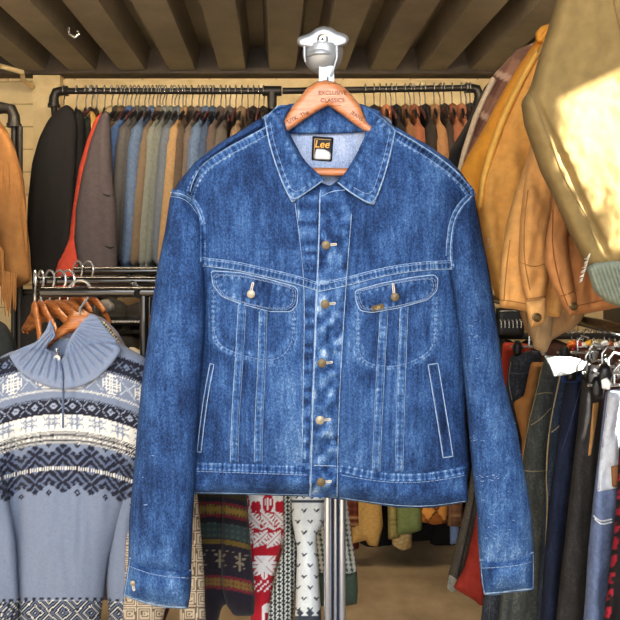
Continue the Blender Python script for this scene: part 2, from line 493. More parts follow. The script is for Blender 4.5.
# daylight from the open front of the shop
area('open_front_daylight', (-.3, -2.2, 1.75), (math.radians(86), 0, 0), 3.4, 1.6, 66, (.95, .97, 1))
area('overhead_fill', (-.2, -.5, 2.5), (math.radians(38), 0, 0), 2.2, .7, 58, (.96, .98, 1))  # added area light for relief on the jacket; the roof is closed here
sun = bpy.data.lights.new('sun', 'SUN'); sun.energy = 62; sun.angle = math.radians(.53); sun.color = (1, .95, .86)
so = bpy.data.objects.new('sun', sun); COL.objects.link(so)
SUND = Vector((-.6, .62, -.30)).normalized()
so.rotation_euler = SUND.to_track_quat('-Z', 'Y').to_euler()
w = bpy.data.worlds.new('sky'); SC.world = w; w.use_nodes = True
bg = w.node_tree.nodes['Background']; bg.inputs[0].default_value = (.80, .90, 1, 1); bg.inputs[1].default_value = .8

# ============================================================ DENIM JACKET
JY = 1.34
JL = [(262,119),(240,133),(218,145),(202,158),(192,176),(190,195),(194,225),(196,260),(197,300),(195,345),(191,400),(189,440),(191,485)]
JR = [(466,492),(470,468),(466,420),(466,380),(470,330),(468,290),(468,250),(470,225),(472,199),(462,175),(450,162),(428,147),(396,128)]
body_out = JL+[(250,487),(320,488),(360,492),(400,497),(430,497)]+JR+[(378,112),(368,135),(352,164),(337,181),(330,186),(320,182),(304,160),(290,134),(278,112)]
jk = empty('denim_jacket', (W(322, 500, 1.40).x, 1.40, W(322, 500, 1.40).z), 'worn mid blue denim trucker jacket hanging in the centre in front of the chrome post', 'jacket')
seams = {
 'yokeL': [(203,265),(230,268),(250,272),(280,279),(300,284),(318,290)],
 'yokeR': [(317,291),(350,284),(375,277),(400,272),(425,269),(452,268)],
 'shL': [(268,131),(240,146),(215,160),(200,172),(192,188),(190,197)],
 'shR': [(393,134),(412,145),(430,156),(448,169),(461,181),(471,194)],
}
pk_in_L = [(214,288),(213,312),(213,332),(220,347),(248,357),(270,361),(285,355),(293,340),(294,308)]
pk_in_R = [(357,310),(358,338),(358,354),(370,365),(400,367),(428,354),(436,340),(437,295)]
allseams = [resample(smoothline(s, 2), 3, False) for s in list(seams.values())+[pk_in_L, pk_in_R]]
NF = nfold(1, 26, 38, 3); NF2 = nfold(1, 9, 13, 8); NF3 = nfold(1, 60, 110, 5)
def g(x, c, w): return np.exp(-((x-c)/w)**2)
def jfade(u, v, base=.33):
    f = base+.10*NF(u, v)+.10*NF3(u, v)
    # general wear: paler around the front closure and lower panels, deeper indigo on the upper chest sides
    f += .13*g(u, 322, 55)*(v > 250)+.05*g(u, 280, 30)*g(v, 400, 70)+.06*g(u, 420, 40)*g(v, 400, 60)
    X = np.c_[u, v]
    for s in allseams:
        d, t = distseg(X, s, False)
        f += np.exp(-((d-3.5)/2.2)**2)*(.13+.17*NF2(t*2.2, t*0))
    return f
lowfold = fsum(nfold(.010, 18, 80, 1), nfold(.005, 9, 26, 2), nfold(.0022, 5, 8, 4))
GROOVES = [resample(np.array(q, float), 3, False) for q in ([(234,305),(231.2,360),(228.5,420),(227.5,462)], [(248.5,307),(246.2,360),(242.2,420),(241,462)], [(256,312),(255,360),(252.5,410),(251.5,462)], [(270,312),(269,360),(266,410),(265,462)],
   [(377,313),(374,360),(371.5,420),(369.5,471)], [(391,311),(388.4,360),(385.5,420),(383.4,471)], [(397,309),(395,360),(393,420),(392,471)], [(411,307),(409.4,360),(407.4,420),(406.4,471)],
   [(303,204),(311,291)], [(300,291),(298,400),(298,462)], [(354,215),(349,290),(341,400),(339.5,470)])]
def bodyfold(u, v):
    f = lowfold(u, v)
    f += .012*g(u, 322, 70)*np.clip((v-200)/200, 0, 1)           # front closure sits forward
    f += -.024*g(u, 203, 9)*(v > 225)-.022*g(u, 462, 10)*(v > 240)
    X = np.c_[u, v]
    for gl in GROOVES: f = f-.0065*np.exp(-(distseg(X, gl, False)[0]/1.7)**2)
    f += .003*np.sin((u-180)/17.)*np.clip((v-300)/120, 0, 1)
    return f
body = slab('body', body_out, px_map(lambda u, v: 1.385-.00*u), 1.75, .05, 62, DENIM, jk, bodyfold, back=.03, rnd=7, fade=jfade)
# back panel showing its reverse through the neck
def bfade(u, v): return .45+.12*NF(u, v)+.12*g(v, 150, 18)
def bp_fold(u, v): return nfold(.002, 14, 18, 6)(u, v)
inner = slab('back_lining', [(262,116),(285,108),(325,116),(366,108),(392,120),(392,230),(262,230)], px_map(1.418), 3, .006, 10, LINING, jk, bp_fold, rnd=6, fade=bfade)
stand = slab('collar_stand', [(272,110),(290,104),(327,99),(362,104),(382,112),(376,131),(352,133),(328,134),(300,134),(280,133)], px_map(1.404), 2.4, .006, 8, DENIM, jk, nfold(.002, 8, 10, 9), rnd=5, fade=lambda u, v: .42+.25*NF2(u, v))
BB = bvh_of(body)
# sleeves
slL = [(262,117),(240,131),(218,144),(195,162),(180,180),(170,197),(165,231),(158,265),(152,302),(147,345),(142,380),(137,430),(133,480),(129,520),(128,572),(191,578),(193,520),(197,450),(200,385),(204,340),(205,300),(203,262),(204,236),(200,218),(191,197),(202,166),(232,143),(264,127)]
slR = [(394,126),(428,145),(450,160),(462,173),(474,192),(484,245),(489,270),(496,315),(504,380),(517,430),(526,480),(531,512),(534,556),(534,566),(480,572),(478,540),(477,512),(471,457),(468,420),(464,375),(459,328),(453,290),(447,262),(449,228),(456,208),(471,194),(448,170),(412,143),(394,131)]
def sfade(side):
    def f(u, v):
        b = .35+.12*NF(u, v)+.08*NF3(u, v)+.10*g(v, 560, 22)
        if side > 0: b += .09*np.clip((v-280)/150, 0, 1)+.10*np.clip(NF2(u*1.3+40, v*1.2), 0, 1)
        else: b += -.02
        return b
    return f
def sfold(side):
    def f(u, v):
        q = nfold(.010, 20, 70, 11+side)(u, v)+nfold(.004, 9, 18, 13+side)(u, v)+nfold(.0018, 4, 6, 15+side)(u, v)
        q += .004*np.sin(v/7.5+NF(u, v)*2)*g(v, 553, 14)
        q += .004*nfold(1, 30, 14, 21+side)(u, v)*g(v, 420, 60)
        return q
    return f
sl = slab('sleeve', slL, px_map(lambda u, v: 1.365-.025*np.clip((v-200)/150, 0, 1)), 2.2, .045, 26, DENIM, jk, sfold(-1), rnd=6, fade=sfade(-1))
sr = slab('sleeve', slR, px_map(lambda u, v: 1.365-.025*np.clip((v-200)/150, 0, 1)), 2.2, .045, 24, DENIM, jk, sfold(1), rnd=6, fade=sfade(1))
BS = bvh_of(body, sl, sr); BL = bvh_of(sl); BR = bvh_of(sr)
# cuffs
def cufffade(u, v): return .45+.22*NF2(u*.9, v*.4)+.12*NF(u, v)
def cuff(out, base, topline, botline, btn, side):
    mid = np.mean(np.array(out), axis=0)
    c = slab('cuff', out, px_map(1.338), 2.0, .050, 24, DENIM, sl if side < 0 else sr, nfold(.003, 9, 22, 31+side), rnd=3, fade=lambda u, v: cufffade(u, v)+.35*np.exp(-(distseg(np.c_[u, v], resample(np.array(botline, float), 3, False), False)[0]/1.6)**2)+.30*np.exp(-(distseg(np.c_[u, v], resample(np.array(topline, float), 3, False), False)[0]/1.5)**2))
    return c
cl = cuff([(129,556),(150,565),(170,568),(192,569),(191,590),(188,609),(165,608),(145,604),(123,596),(126,578)], BL, [(129,557),(150,566),(170,569),(192,570)], [(124,596),(145,603),(165,607),(188,608)], None, -1)
cr_ = cuff([(479,558),(505,557),(525,554),(534,550),(534,570),(534,590),(520,592),(505,593),(495,596),(484,595),(481,580)], BR, [(480,559),(505,558),(525,555),(533,552)], [(484,594),(500,593),(515,591),(533,589)], None, 1)
BC = bvh_of(cl, cr_)
# raised puckered seam strips
def seamstrip(pts, w, bvh, t=.0028, per=4.2, base=.42, parent=body, edge=1.2, name='seam', amp=.0016, con=.3):
    out, Lc = stripoutline(pts, w)
    def st(u, v): return distseg(np.c_[u, v], Lc, False)
    def fo(u, v):
        d, s = st(u, v); return amp*np.sin(2*math.pi*s/per+4.5*NF2(s*1.5, s*0+seed))
    seed = random.random()*50
    def fa(u, v):
        d, s = st(u, v)
        return base+con*np.sin(2*math.pi*s/per+4.5*NF2(s*1.5, s*0+seed))*.5+.22*np.exp(-((d-w/2+edge)/1.0)**2)+.12*NF2(u, v)
    return patch(name, out, bvh, t, 1.25, DENIM, parent, r=1.6, rnd=0, fold=fo, fade=fa)
for k in ('yokeL', 'yokeR'): seamstrip([(a, b-3.2) for a, b in seams[k]], 8.5, BS, .0075)
for k in ('shL', 'shR'): seamstrip(seams[k], 10, BS, .003, per=5, parent=body)
armL = [(171,192),(182,193),(192,199),(200,211),(203,222),(203,240),(203,262)]
armR = [(474,192),(462,203),(454,217),(450,235),(449,255),(452,268)]
seamstrip(armL, 6, BS, .004, per=6, con=.12, parent=sl); seamstrip(armR, 6.5, BS, .004, per=6, con=.15, parent=sr)
seamstrip([(165,236),(158,275),(151,330),(144,390),(137,455),(131,530)], 3, BL, .0015, per=9, con=.1, parent=sl) if False else None
# vertical pleat straps from flap to waistband
for pts in ([(240,303),(237,360),(233,420),(232,463)], [(261,310),(260,360),(257,410),(256,463)]):
    seamstrip([(a+2, b) for a, b in pts], 7.5, BS, .0058, per=7, con=.10, base=.42, name='strap')
for pts in ([(384,311),(381,360),(378,420),(376,472)], [(404,306),(402,360),(400,420),(399,472)]):
    seamstrip(pts, 7.5, BS, .0058, per=7, con=.10, base=.42, name='strap')
seamstrip([(u+0, v+2) for u, v in pk_in_L], 5, BS, .0012, per=5, base=.40, con=.22, name='pocket_seam')
seamstrip([(u+0, v+2) for u, v in pk_in_R], 5, BS, .0012, per=5, base=.40, con=.22, name='pocket_seam')
# waistband
wb = slab('waistband', [(190,462),(250,464),(305,466),(313,464),(345,465),(375,472),(405,474),(435,472),(468,466),(468,502),(432,508),(400,508),(360,502),(320,497),(250,495),(190,494)], px_map(1.385), 1.9, .052, 15, DENIM, jk,
           fold=fsum(bodyfold, nfold(.0022, 10, 30, 41)), back=.03, rnd=2, fade=lambda u, v: .34+.12*NF(u, v)+.12*NF2(u, v))
B3 = bvh_of(body, wb)
seamstrip([(192,466),(250,468),(305,470)], 8, B3, .002, per=4.5, parent=wb); seamstrip([(340,468),(375,476),(405,478),(435,476),(466,470)], 8, B3, .002, per=6.5, parent=wb)
# placket pieces
def pl_fold(u, v): return .0055*nfold(1, 13, 6, 51)(u, v)+.0035*nfold(1, 5, 9, 52)(u, v)+.0032*np.sin((v+u*.8)/4.2+2*NF2(u, v))*g(u, 327, 10)*(v > 270)
def pl_fade(u, v):
    e = 319-(v-190)*.036
    return .44+.34*NF2(u*1.2, v*1.5)+.10*np.sin((v+u*.8)/4.2+2*NF2(u, v))*(v > 262)+.12*NF(u, v)+.42*np.exp(-((u-e)/1.3)**2)+.10*(v > 280)-.05
B4 = bvh_of(body, wb)
under = patch('button_band', [(296,196),(319,192),(317,240),(315,290),(311,400),(309,463),(302,463),(303,400),(305,290),(300,240)], B4, .002, 1.6, DENIM, jk, r=1.5, rnd=1, fold=lambda u, v: .002*np.sin(v/2.4+3*NF2(u*0, v)), fade=lambda u, v: .38+.28*np.sin(v/2.4+3*NF2(u*0, v))*.5+.14*NF2(u, v)+.18*np.exp(-((u-(297+(v-196)*.03))/1.2)**2))
plk = patch('placket', [(320,189),(330,186),(346,186),(352,215),(346,290),(340,400),(338,498),(309,497),(310,463),(312,400),(316,290),(318,240)], B4, .006, 1.5, DENIM, jk, r=2.0, rnd=1.5, fold=pl_fold, fade=pl_fade)
BP = bvh_of(body, plk, wb, under)
# chest pockets: flap with puckered rim
def flap(out, btn, side):
    P = resample(rounded(out, 7), 2)
    def fa(u, v):
        d, s = distseg(np.c_[u, v], P)
        return .30+.16*NF(u*1.4, v)+.16*NF2(u, v)*.8+.30*np.exp(-(d/1.3)**2)+np.exp(-((d-5)/2.6)**2)*(.12+.16*np.sin(s/1.15+3*NF2(u, v)))
    def fo(u, v):
        d, s = distseg(np.c_[u, v], P)
        return .0022*NF2(u*.7, v*.4)+.0012*np.sin(s/1.15)*np.exp(-((d-4)/2.5)**2)
    f = patch('pocket_flap', out, bvh_of(body), .0065, 1.35, DENIM, jk, r=2.4, rnd=9, fold=fo, fade=fa)
    b = bvh_of(f)
    mb = MB(); inn = P
    c = P.mean(0)
    keep = [q for q in P if q[1] > (np.interp(q[0], [210, 300], [272, 289]) if side < 0 else np.interp(q[0], [355, 440], [291, 277]))]
    for sc in (.955, .90):
        K = c+(np.array(P)-c)*np.array([sc, sc-.09]); K = K[np.roll(np.arange(len(K)), 0)]
        stitch_mb(mb, b, [tuple(k) for k in K], .001, w=.30, default=1.3)
    mb.build('stitching', THREAD, f)
    q = surf(b, P[:, 0], P[:, 1]-.4, .0004, 1.3); q = q[np.argsort(np.arange(len(q)))]
    MB().tube([Vector(x) for x in (c[None, :]*0+0)] if False else [Vector(x) for x in q], .0010, 6, closed=True).build('worn_edge', EDGE, f)
    return f
fL = flap([(211,271),(240,273),(270,280),(295,287),(298,291),(297,305),(291,312),(270,312),(240,304),(222,297),(213,286)], (251,293), -1)
fR = flap([(355,291),(380,284),(410,278),(434,275),(438,279),(437,291),(428,300),(400,308),(372,313),(360,311),(356,302)], (395,296), 1)
BF = bvh_of(fL, fR)
# welt side pockets
def welt(pts, w, edge=True):
    out, _ = stripoutline(pts, w, 2)
    P = np.array(out)
    wb_ = bvh_of(body); qq = surf(wb_, P[:, 0], P[:, 1], .005); edge and MB().tube([Vector(x) for x in qq], .0011, 6, closed=True).build('worn_edge', EDGE, body)
    f = patch('welt_pocket', out, bvh_of(body), .005, 1.2, DENIM, jk, r=1.5, rnd=0, fade=lambda u, v: (.24 if edge else .02)+(.35 if edge else 0)*np.exp(-(distseg(np.c_[u, v], P)[0]/1.1)**2)+.1*NF2(u, v))
    return f
welt([(433,364),(439,400),(444,430),(448,457)], 10)
welt([(437,374),(441,400),(445,430),(447.5,450)], 3.2, False)
welt([(212,364),(206,395),(202,425),(199,452)], 4)
# collar leaves
def leaf(out, tip):
    P = resample(rounded(out, 5), 2)
    def lift(u, v):   # rolls away from the neck and stands off the chest
        d, _ = distseg(np.c_[u, v], resample(np.array(tip, float), 3, False), False)
        return .006+.010*np.exp(-(d/14)**2)
    def fa(u, v):
        d, s = distseg(np.c_[u, v], P); dn, _ = distseg(np.c_[u, v], resample(np.array(tip, float), 3, False), False)
        return .36+.14*NF(u*1.3, v)+.10*NF2(u, v)+np.clip(dn/10, 0, 1)*(.40*np.exp(-(d/1.4)**2)+np.exp(-((d-5)/2.4)**2)*(.10+.20*np.sin(s/1.2+3*NF2(u, v))))
    f = patch('collar', out, bvh_of(body, stand), .008, 1.35, DENIM, jk, r=3.0, rnd=4, fold=nfold(.0025, 12, 14, 61), fade=fa, lift=lift, default=1.375)
    return f
cL = leaf([(290,105),(278,105),(264,118),(268,142),(275,165),(283,186),(292,203),(308,192),(325,180),(307,163),(295,147),(287,134),(285,118)], [(288,107),(285,120),(288,135),(296,148),(308,164),(324,180)])
cR = leaf([(361,104),(371,110),(384,119),(396,130),(391,155),(384,180),(374,205),(366,203),(350,193),(336,182),(345,173),(356,155),(364,138),(367,124)], [(362,105),(367,122),(364,138),(355,155),(345,172),(336,181)])
BCOL = bvh_of(cL, cR)
# stitching
def stitches(parent, bvh, lines, **k):
    m = MB()
    for l in lines: stitch_mb(m, bvh, l, **k)
    return m.build('stitching', THREAD, parent)
def offs(pts, dy): return [(a, b+dy) for a, b in pts]
BALL = bvh_of(*[o for o in bpy.data.objects if o.type == 'MESH' and (o.parent == jk or (o.parent and o.parent.parent == jk))])
def edgeline(parent, bvh, pts, w=.0011, off=.0006, name='worn_edge', default=1.34):
    P = resample(smoothline(pts, 1.5), 2.2, False); q = surf(bvh, P[:, 0], P[:, 1], off, default)
    rr = [w*(.55+.75*abs(noise.noise(Vector((p[0]*.23, p[1]*.23, 3.1)))*1.6)) for p in P]
    return MB().tube([Vector(x) for x in q], rr, 6).build(name, EDGE, parent)
for k in ('yokeL', 'yokeR'):
    stitches(body, BALL, [offs(seams[k], -5.4)], w=.34); edgeline(body, BALL, offs(seams[k], .9), .0012)
    edgeline(body, BALL, offs(seams[k], -7.4), .0008)
for k in ('shL', 'shR'):
    stitches(body, BALL, [offs(seams[k], 3.4)], w=.34); edgeline(body, BALL, offs(seams[k], -5.0), .0011)
for s in ([(238.3,305),(235.3,360),(231.3,420),(230.3,462)], [(246.0,307),(243,360),(239,420),(238,462)], [(259.3,312),(258.3,360),(255.3,410),(254.3,462)], [(267,312),(266,360),(263,410),(262,462)],
          [(380.2,313),(377.2,360),(374.2,420),(372.2,471)], [(388,311),(385,360),(382,420),(380,471)], [(400.2,309),(398.2,360),(396.2,420),(395.2,471)], [(408,307),(406,360),(404,420),(403,471)]):
    edgeline(body, BALL, s, .0008)
edgeline(body, BALL, [(295,203),(300,240),(305,290),(303,400),(302,462)], .0009)
for s in (pk_in_L, pk_in_R): stitches(body, BALL, [s], w=.3, dash=2.6, gap=1.8)
BWB = bvh_of(wb, plk)
edgeline(wb, BWB, [(192,463),(250,464.8),(306,467)], .0012); stitches(wb, BWB, [[(192,471),(250,473),(308,475)]], w=.36)
edgeline(wb, BWB, [(314,465.5),(342,466),(375,473),(405,475),(435,473),(466,466.5)], .0012); stitches(wb, BWB, [[(342,475),(375,481),(405,483),(435,481),(466,475)]], w=.36)
edgeline(wb, BWB, [(193,492.5),(250,493.5),(308,495)], .0010); edgeline(wb, BWB, [(340,497.5),(360,500.5),(400,506),(432,506),(465,501)], .0012)
edgeline(plk, BALL, [(351.5,214),(345.5,290),(339,400),(337,496)], .0010); edgeline(plk, BALL, [(320,193),(319,240),(317,290),(313,400),(310.5,496)], .0017)
edgeline(plk, BALL, [(322,196),(332,191),(345,190)], .0010)
edgeline(cL, BALL, [(265,119),(269,142),(276,165),(284,186),(292,201.5),(308,191),(323,180.5)], .0016)
edgeline(cR, BALL, [(395,131),(390,155),(383,180),(374,203.5),(366,202),(350,192),(338,182.5)], .0016)
stitches(cL, BALL, [[(270,122),(274,143),(281,164),(287,181),(294,194),(307,186)]], w=.34)
stitches(cR, BALL, [[(390,131),(385,154),(378,177),(371,197),(353,187)]], w=.34)
edgeline(sl, BALL, [(171,192.5),(182,193.5),(192,199.5),(199,211),(202.5,222)], .0013); edgeline(sl, BALL, [(171,196.5),(181,197.5),(190,203),(197,214)], .0008)
edgeline(sr, BALL, [(472,196),(461,207),(454,220),(451,238),(450,256),(452,266)], .0013); edgeline(sr, BALL, [(468,194),(457,205),(450,219),(447,237),(446,256)], .0008)
edgeline(cl, BC, [(129.5,558),(150,566.5),(170,569.5),(191,570.5)], .0016); edgeline(cl, BC, [(124.5,595),(145,602.5),(165,606.5),(187,607.5)], .0012); stitches(cl, BC, [[(129,566),(150,574),(170,577),(190,578)]], w=.36)
edgeline(cr_, BC, [(480.5,560),(505,559),(525,556),(533,552.5)], .0018); edgeline(cr_, BC, [(485,593.5),(500,592),(515,590.5),(532,588.5)], .0016); stitches(cr_, BC, [[(482,568),(505,567),(525,564),(533,561)]], w=.36)
edgeline(cr_, BC, [(533,555),(533.3,572),(532.8,588)], .0011); edgeline(cr_, BC, [(481,562),(482,578),(484.5,593)], .0011); edgeline(cl, BC, [(130,560),(127,580),(124.5,595)], .0011)
# scuffs: small pale worn-through spots on the sleeve
m = MB()
random.seed(5)
for (a, b, n, sx, sy) in ((487,478,16,11,3), (476,438,8,8,3), (500,452,6,20,40), (500,515,22,22,34), (489,249,5,4,10), (470,340,8,6,20), (144,506,2,3,3), (155,480,3,30,60)):
    for _ in range(n):
        u_, v_ = a+random.uniform(-1, 1)*sx, b+random.uniform(-1, 1)*sy; ln = random.uniform(.8, 3.2); an = random.uniform(-.5, .5)
        q = surf(BALL, np.array([u_, u_+ln*math.cos(an)]), np.array([v_, v_+ln*math.sin(an)]), .0004)
        m.tube([q[0], (q[0]+q[1])/2+np.array([0, -.0004, 0]), q[1]], [.0003, .0010, .0003], 5)
m.build('frayed_spots', THREAD, sr)['kind'] = 'stuff'
# buttons
def button(u, v, bvh, parent, hole, mat=BRASS, rad=.0094, tilt=0):
    p = surf(bvh, np.array([float(u)]), np.array([float(v)]), .004)[0]
    mb = MB(); R = rad
    mb.lathe([(R*.35, -.006), (R*.5, 0), (R*.97, 0), (R, .001), (R*.96, .0024), (R*.80, .0028), (R*.74, .0020), (R*.45, .0022), (R*.2, .0030), (.0003, .0031)], p, 'y', 28)
    b = mb.build('button', mat, parent)
    hb = MB(); L1 = resample(np.array(hole, float), 1.2, False)
    n_ = np.array([-(L1[-1]-L1[0])[1], (L1[-1]-L1[0])[0]]); n_ = n_/np.linalg.norm(n_)*.75
    loop = np.vstack([L1+n_, L1[-1:]+(L1[-1]-L1[0])*.08, (L1-n_)[::-1]])
    q = surf(bvh, loop[:, 0], loop[:, 1], .0012)
    hb.tube(list(q), .0012, 6)
    hb.build('buttonhole', plain('ecru_thread', S(218, 208, 190), .9), parent)
    return b
for (u, v, mt) in ((326,245,BRASS), (325,304,BRASS), (322,363,BRASS), (320,420,BRASSL), (321,482,BRASS)):
    button(u, v, BP, plk, [(u+3, v), (u+10, v-.8)], mt)
button(251, 294, BF, fL, [(251,291), (253,283)], BRASSL, .0088)
button(395, 297, BF, fR, [(394,293), (393,284)], BRASS, .0090)
button(133, 583, BC, cl, [(133,585), (134,590)], BRASSL, .0055)
# woven tab on the right flap
tb = patch('woven_tab', [(371,306),(384,303.5),(385,309.5),(372,312)], BF, .002, 1.2, plain('tab_brown', S(96, 82, 55), .8), fR, r=.8, rnd=.5)
q = surf(bvh_of(tb), np.array([378.]), np.array([307.7]), .0006)[0]
text_mesh('LEE', .0075, plain('tab_gold', S(206, 176, 104), .8), tb, q, rot=math.radians(-10))
# neck label
def flatquad(name, pts, Y, t, mat, parent, h=2):
    return slab(name, pts, px_map(Y), h, t, 1.2, mat, parent, rnd=.6)
lb = flatquad('neck_label', [(312.5,136),(333.5,137.5),(332,161.5),(311.5,160)], 1.4095, .0012, plain('label_black', S(24, 22, 26), .7), inner)
flatquad('label_border', [(314.5,138.5),(331.5,139.6),(331.4,140.2),(315.1,139.1),(314.1,158.6),(313.6,158.6)], 1.4078, .0003, plain('label_gold', S(190, 150, 95), .7), lb, 1.2)
text_mesh('Lee', .0235, plain('label_orange', S(240, 176, 70), .7), lb, W(322, 144.5, 1.4070), rot=math.radians(3), bold=.0002, font_shear=.15)
text_mesh('R', .005, plain('label_orange', S(240, 176, 70), .7), lb, W(329.5, 143, 1.4075))
flatquad('size_tab', [(316.5,148.5),(324,149),(330,152),(331.5,156),(330,160.5),(313.5,159.5),(315,153)], 1.4072, .0008, cloth(S(228, 228, 224)), lb)

# wooden hanger of the jacket
hg = empty('display_hanger', W(324, 130, 1.36), 'curved cherry wood clothes hanger with burnt lettering carrying the denim jacket', 'hanger')
hang_out = [(283,122),(291,108),(300,97),(307,88),(315,82),(325,80),(336,82),(344,87),(352,95),(360,105),(367,120),(366,132),(354,124),(341,114),(328.5,105.5),(316,112),(303,121),(290,130),(284,129)]
# arms continue, hidden, into the shoulders of the jacket
hang_out = [(225,158),(255,138),(283,121)]+hang_out[1:10]+[(367,121),(395,140),(425,160),(424,167),(395,152),(366,132)]+hang_out[12:18]+[(255,148),(226,165)]
hw = slab('shoulder_arm', hang_out, px_map(1.383), 2, .011, 6, WOODR, hg, rnd=3)
slab('trouser_bar', [(290,168),(300,167.5),(355,168),(362,168),(362,175.5),(350,176),(300,176),(290,175)], px_map(1.385), 2, .006, 4, WOODR, hg, rnd=2)
INK = plain('burnt_lettering', S(96, 48, 28), .8)
def onwood(u, v): 
    return surf(bvh_of(hw), np.array([float(u)]), np.array([float(v)]), .0005)[0]
text_mesh('EXCLUSIVE', .0128, INK, hw, onwood(332.5, 93), name='lettering')
text_mesh('CLASSICS', .0128, INK, hw, onwood(332.5, 100.5), name='lettering')
text_mesh('UTK  The', .0125, INK, hw, onwood(298, 117), rot=math.radians(-27), name='lettering')
text_mesh('JEANS', .0115, INK, hw, onwood(357, 116), rot=math.radians(35), name='lettering')
mb = MB()
for L in ([(328,84),(333,83),(341,84.5)], [(327,106.5-1),(334,106),(341,105.5)]):
    q = surf(bvh_of(hw), np.array([a for a, b in L]), np.array([float(b) for a, b in L]), .0003); mb.tube(list(q), .0006, 5)
mb.build('burnt_flourish', INK, hw)
mb = MB(); c = W(328, 72, 1.375)
mb.tube([(c.x, 1.383, c.z-.045), (c.x, 1.386, c.z-.02), (c.x, 1.40, c.z-.004), (c.x, 1.428, c.z-.002)], .0022, 8)
mb.build('hook', STEEL, hg)

# chrome post and clamp
ps = empty('chrome_post', (W(335, 600, 1.56).x, 1.56, 0), 'chrome display post with ridged column and rounded cap behind the denim jacket', 'display stand')
def pw(u, Y): return W(u, 0, Y).x
z1 = W(0, 97, 1.56).z
mb = MB(); mb.box((pw(325, 1.57), 1.552, .01), (pw(345, 1.57), 1.60, z1)); mb.build('core', plain('dark_slot', S(40, 38, 36), .5, .5), ps, False)
mb = MB()
for (a0, b0) in ((324.3,331.8), (333.6,337.2), (338.8,345.8)):
    xa_, xb_ = pw(a0, 1.545), pw(b0, 1.545); xc = (xa_+xb_)/2; rx_ = (xb_-xa_)/2; P = [(xb_, 1.595), (xa_, 1.595)]
    for k in range(13):
        an = math.pi*k/12; P.append((xc-rx_*math.cos(an), 1.552-.016*math.sin(an)**.7))
    V = [(x, y, 0.012) for x, y in P]+[(x, y, z1) for x, y in P]; n = len(P)
    mb.add(V, [tuple(range(n)), tuple(range(n, 2*n))]+[(i, (i+1) % n, n+(i+1) % n, n+i) for i in range(n)])
mb.build('column', plain('cool_chrome', S(206, 216, 236), .24, .85), ps)
MB().lathe([(.001, 0), (.11, 0), (.11, .006), (.10, .012), (.001, .012)], (pw(335, 1.56), 1.56, 0), 'z', 48).build('base_plate', CHROMER, ps)
YC = 1.43
CAPM = plain('cast_aluminium', S(176, 180, 184), .42, .55, var=.04)
slab('cap', [(297,41),(298.5,37),(304,35),(310,33),(316,28.5),(323,26),(331,27.5),(337,31.5),(343,33),(348,36),(349.5,40),(347,45),(340,47.5),(325,49),(310,48.5),(301,47),(297.5,44.5)], px_map(YC), 1.0, .016, 3.6, CAPM, ps, rnd=3)
c = W(322.5, 39.5, YC-.017)
MB().lathe([(.0115, -.004), (.0128, .001), (.0115, .0035), (.0095, .0015), (.0075, .0010), (.0060, .0030), (.0035, .0028), (.0030, -.001), (.0002, -.001)], c, 'y', 32).build('screw', CHROMER, ps)
# bracket barrel below the cap
c = W(322, 47, YC)
mb = MB(); R = pw(340, YC)-pw(322, YC)
N = 20; V = []; Fc = []
prof = [(1.0, 0), (1.0, -.012), (.93, -.020), (.72, -.036), (.45, -.046), (.32, -.052), (.32, -.072)]
mb.lathe([(R*a, z) for a, z in [(1.12, .004), (1.15, -.004), (1.12, -.016), (1.02, -.028), (.86, -.038), (.66, -.046), (.50, -.050)]], (c.x+.003, YC+.024, c.z), 'z', 48)
mb.build('bracket', CAPM, ps)
mb = MB(); mb.lathe([(R*.80, 0), (R*.84, -.004), (R*.84, -.010), (R*.78, -.012)], (c.x-.002, YC+.010, c.z-.012), 'z', 40); mb.build('bracket_ring', CAPM, ps)
MB().tube([W(337, 46, YC-.012), W(337, 58, YC-.014), W(334, 68, YC-.010), W(331, 76, YC-.004)], [.0035, .0030, .0028, .0028], 10).build('clip_arm', CAPM, ps)
MB().tube([W(304.5, 46, YC-.008), W(304.5, 56, YC-.008), W(305.5, 62, YC-.004)], [.0035, .0032, .0025], 10).build('side_lug', CAPM, ps)
c3 = W(325, 72, YC)
MB().box((pw(319, YC), YC-.002, W(0, 82, YC).z), (pw(334, YC), YC+.05, W(0, 66, YC).z)).build('neck', CAPM, ps, False)

# ============================================================ GARMENT TOOLS
def tri_unit(outline, h, rnd): return triangulate(outline, h, rnd)
def hooked_hanger(org, yaw, label, group, arms=True, mat=None, size=.2, hookmat=None, cat='hanger', drop=.10, name='clothes_hanger', hh=.03):
    """wire hook over a rail at org (rail centre), arms below"""
    t = empty(name, (org[0], org[1], org[2]-drop-.05), label, cat, group)
    c, s = math.cos(yaw), math.sin(yaw)
    def L(u, v): return (org[0]+u*c, org[1]+u*s, org[2]+v)
    R = hh; pts = [L(-R, -.012)]
    for k in range(0, 9):
        a = math.pi-k*math.pi*1.12/8; pts.append(L(R*math.cos(a), R*math.sin(a)*.95))
    pts += [L(R*.35, -R*1.15), L(0, -R*1.6), L(0, -drop)]
    MB().tube(pts, .0034, 6).build('hook', hookmat or STEEL, t)
    if arms:
        w = size
        out = [(-w, -drop-.085), (-w*.72, -drop-.045), (-w*.35, -drop-.012), (-.03, -drop+.012), (0, -drop+.016), (.03, -drop+.012), (w*.35, -drop-.012), (w*.72, -drop-.045), (w, -drop-.085),
               (w*.98, -drop-.105), (w*.65, -drop-.068), (w*.3, -drop-.042), (0, -drop-.034), (-w*.3, -drop-.042), (-w*.65, -drop-.068), (-w*.98, -drop-.105)]
        slab('shoulder_arm', out, loc_map(org, yaw), .012, .0075, .012, mat or WOODO, t, rnd=.02)
    return t
def lean_map(org, yaw, lean):
    f0 = loc_map(org, yaw)
    def f(u, v, d):
        q = f0(u, v, d); q[:, 0] += lean*np.clip(v+.12, -9, 0)*(1+.25*np.sin(v*5+lean*90)); return q
    return f
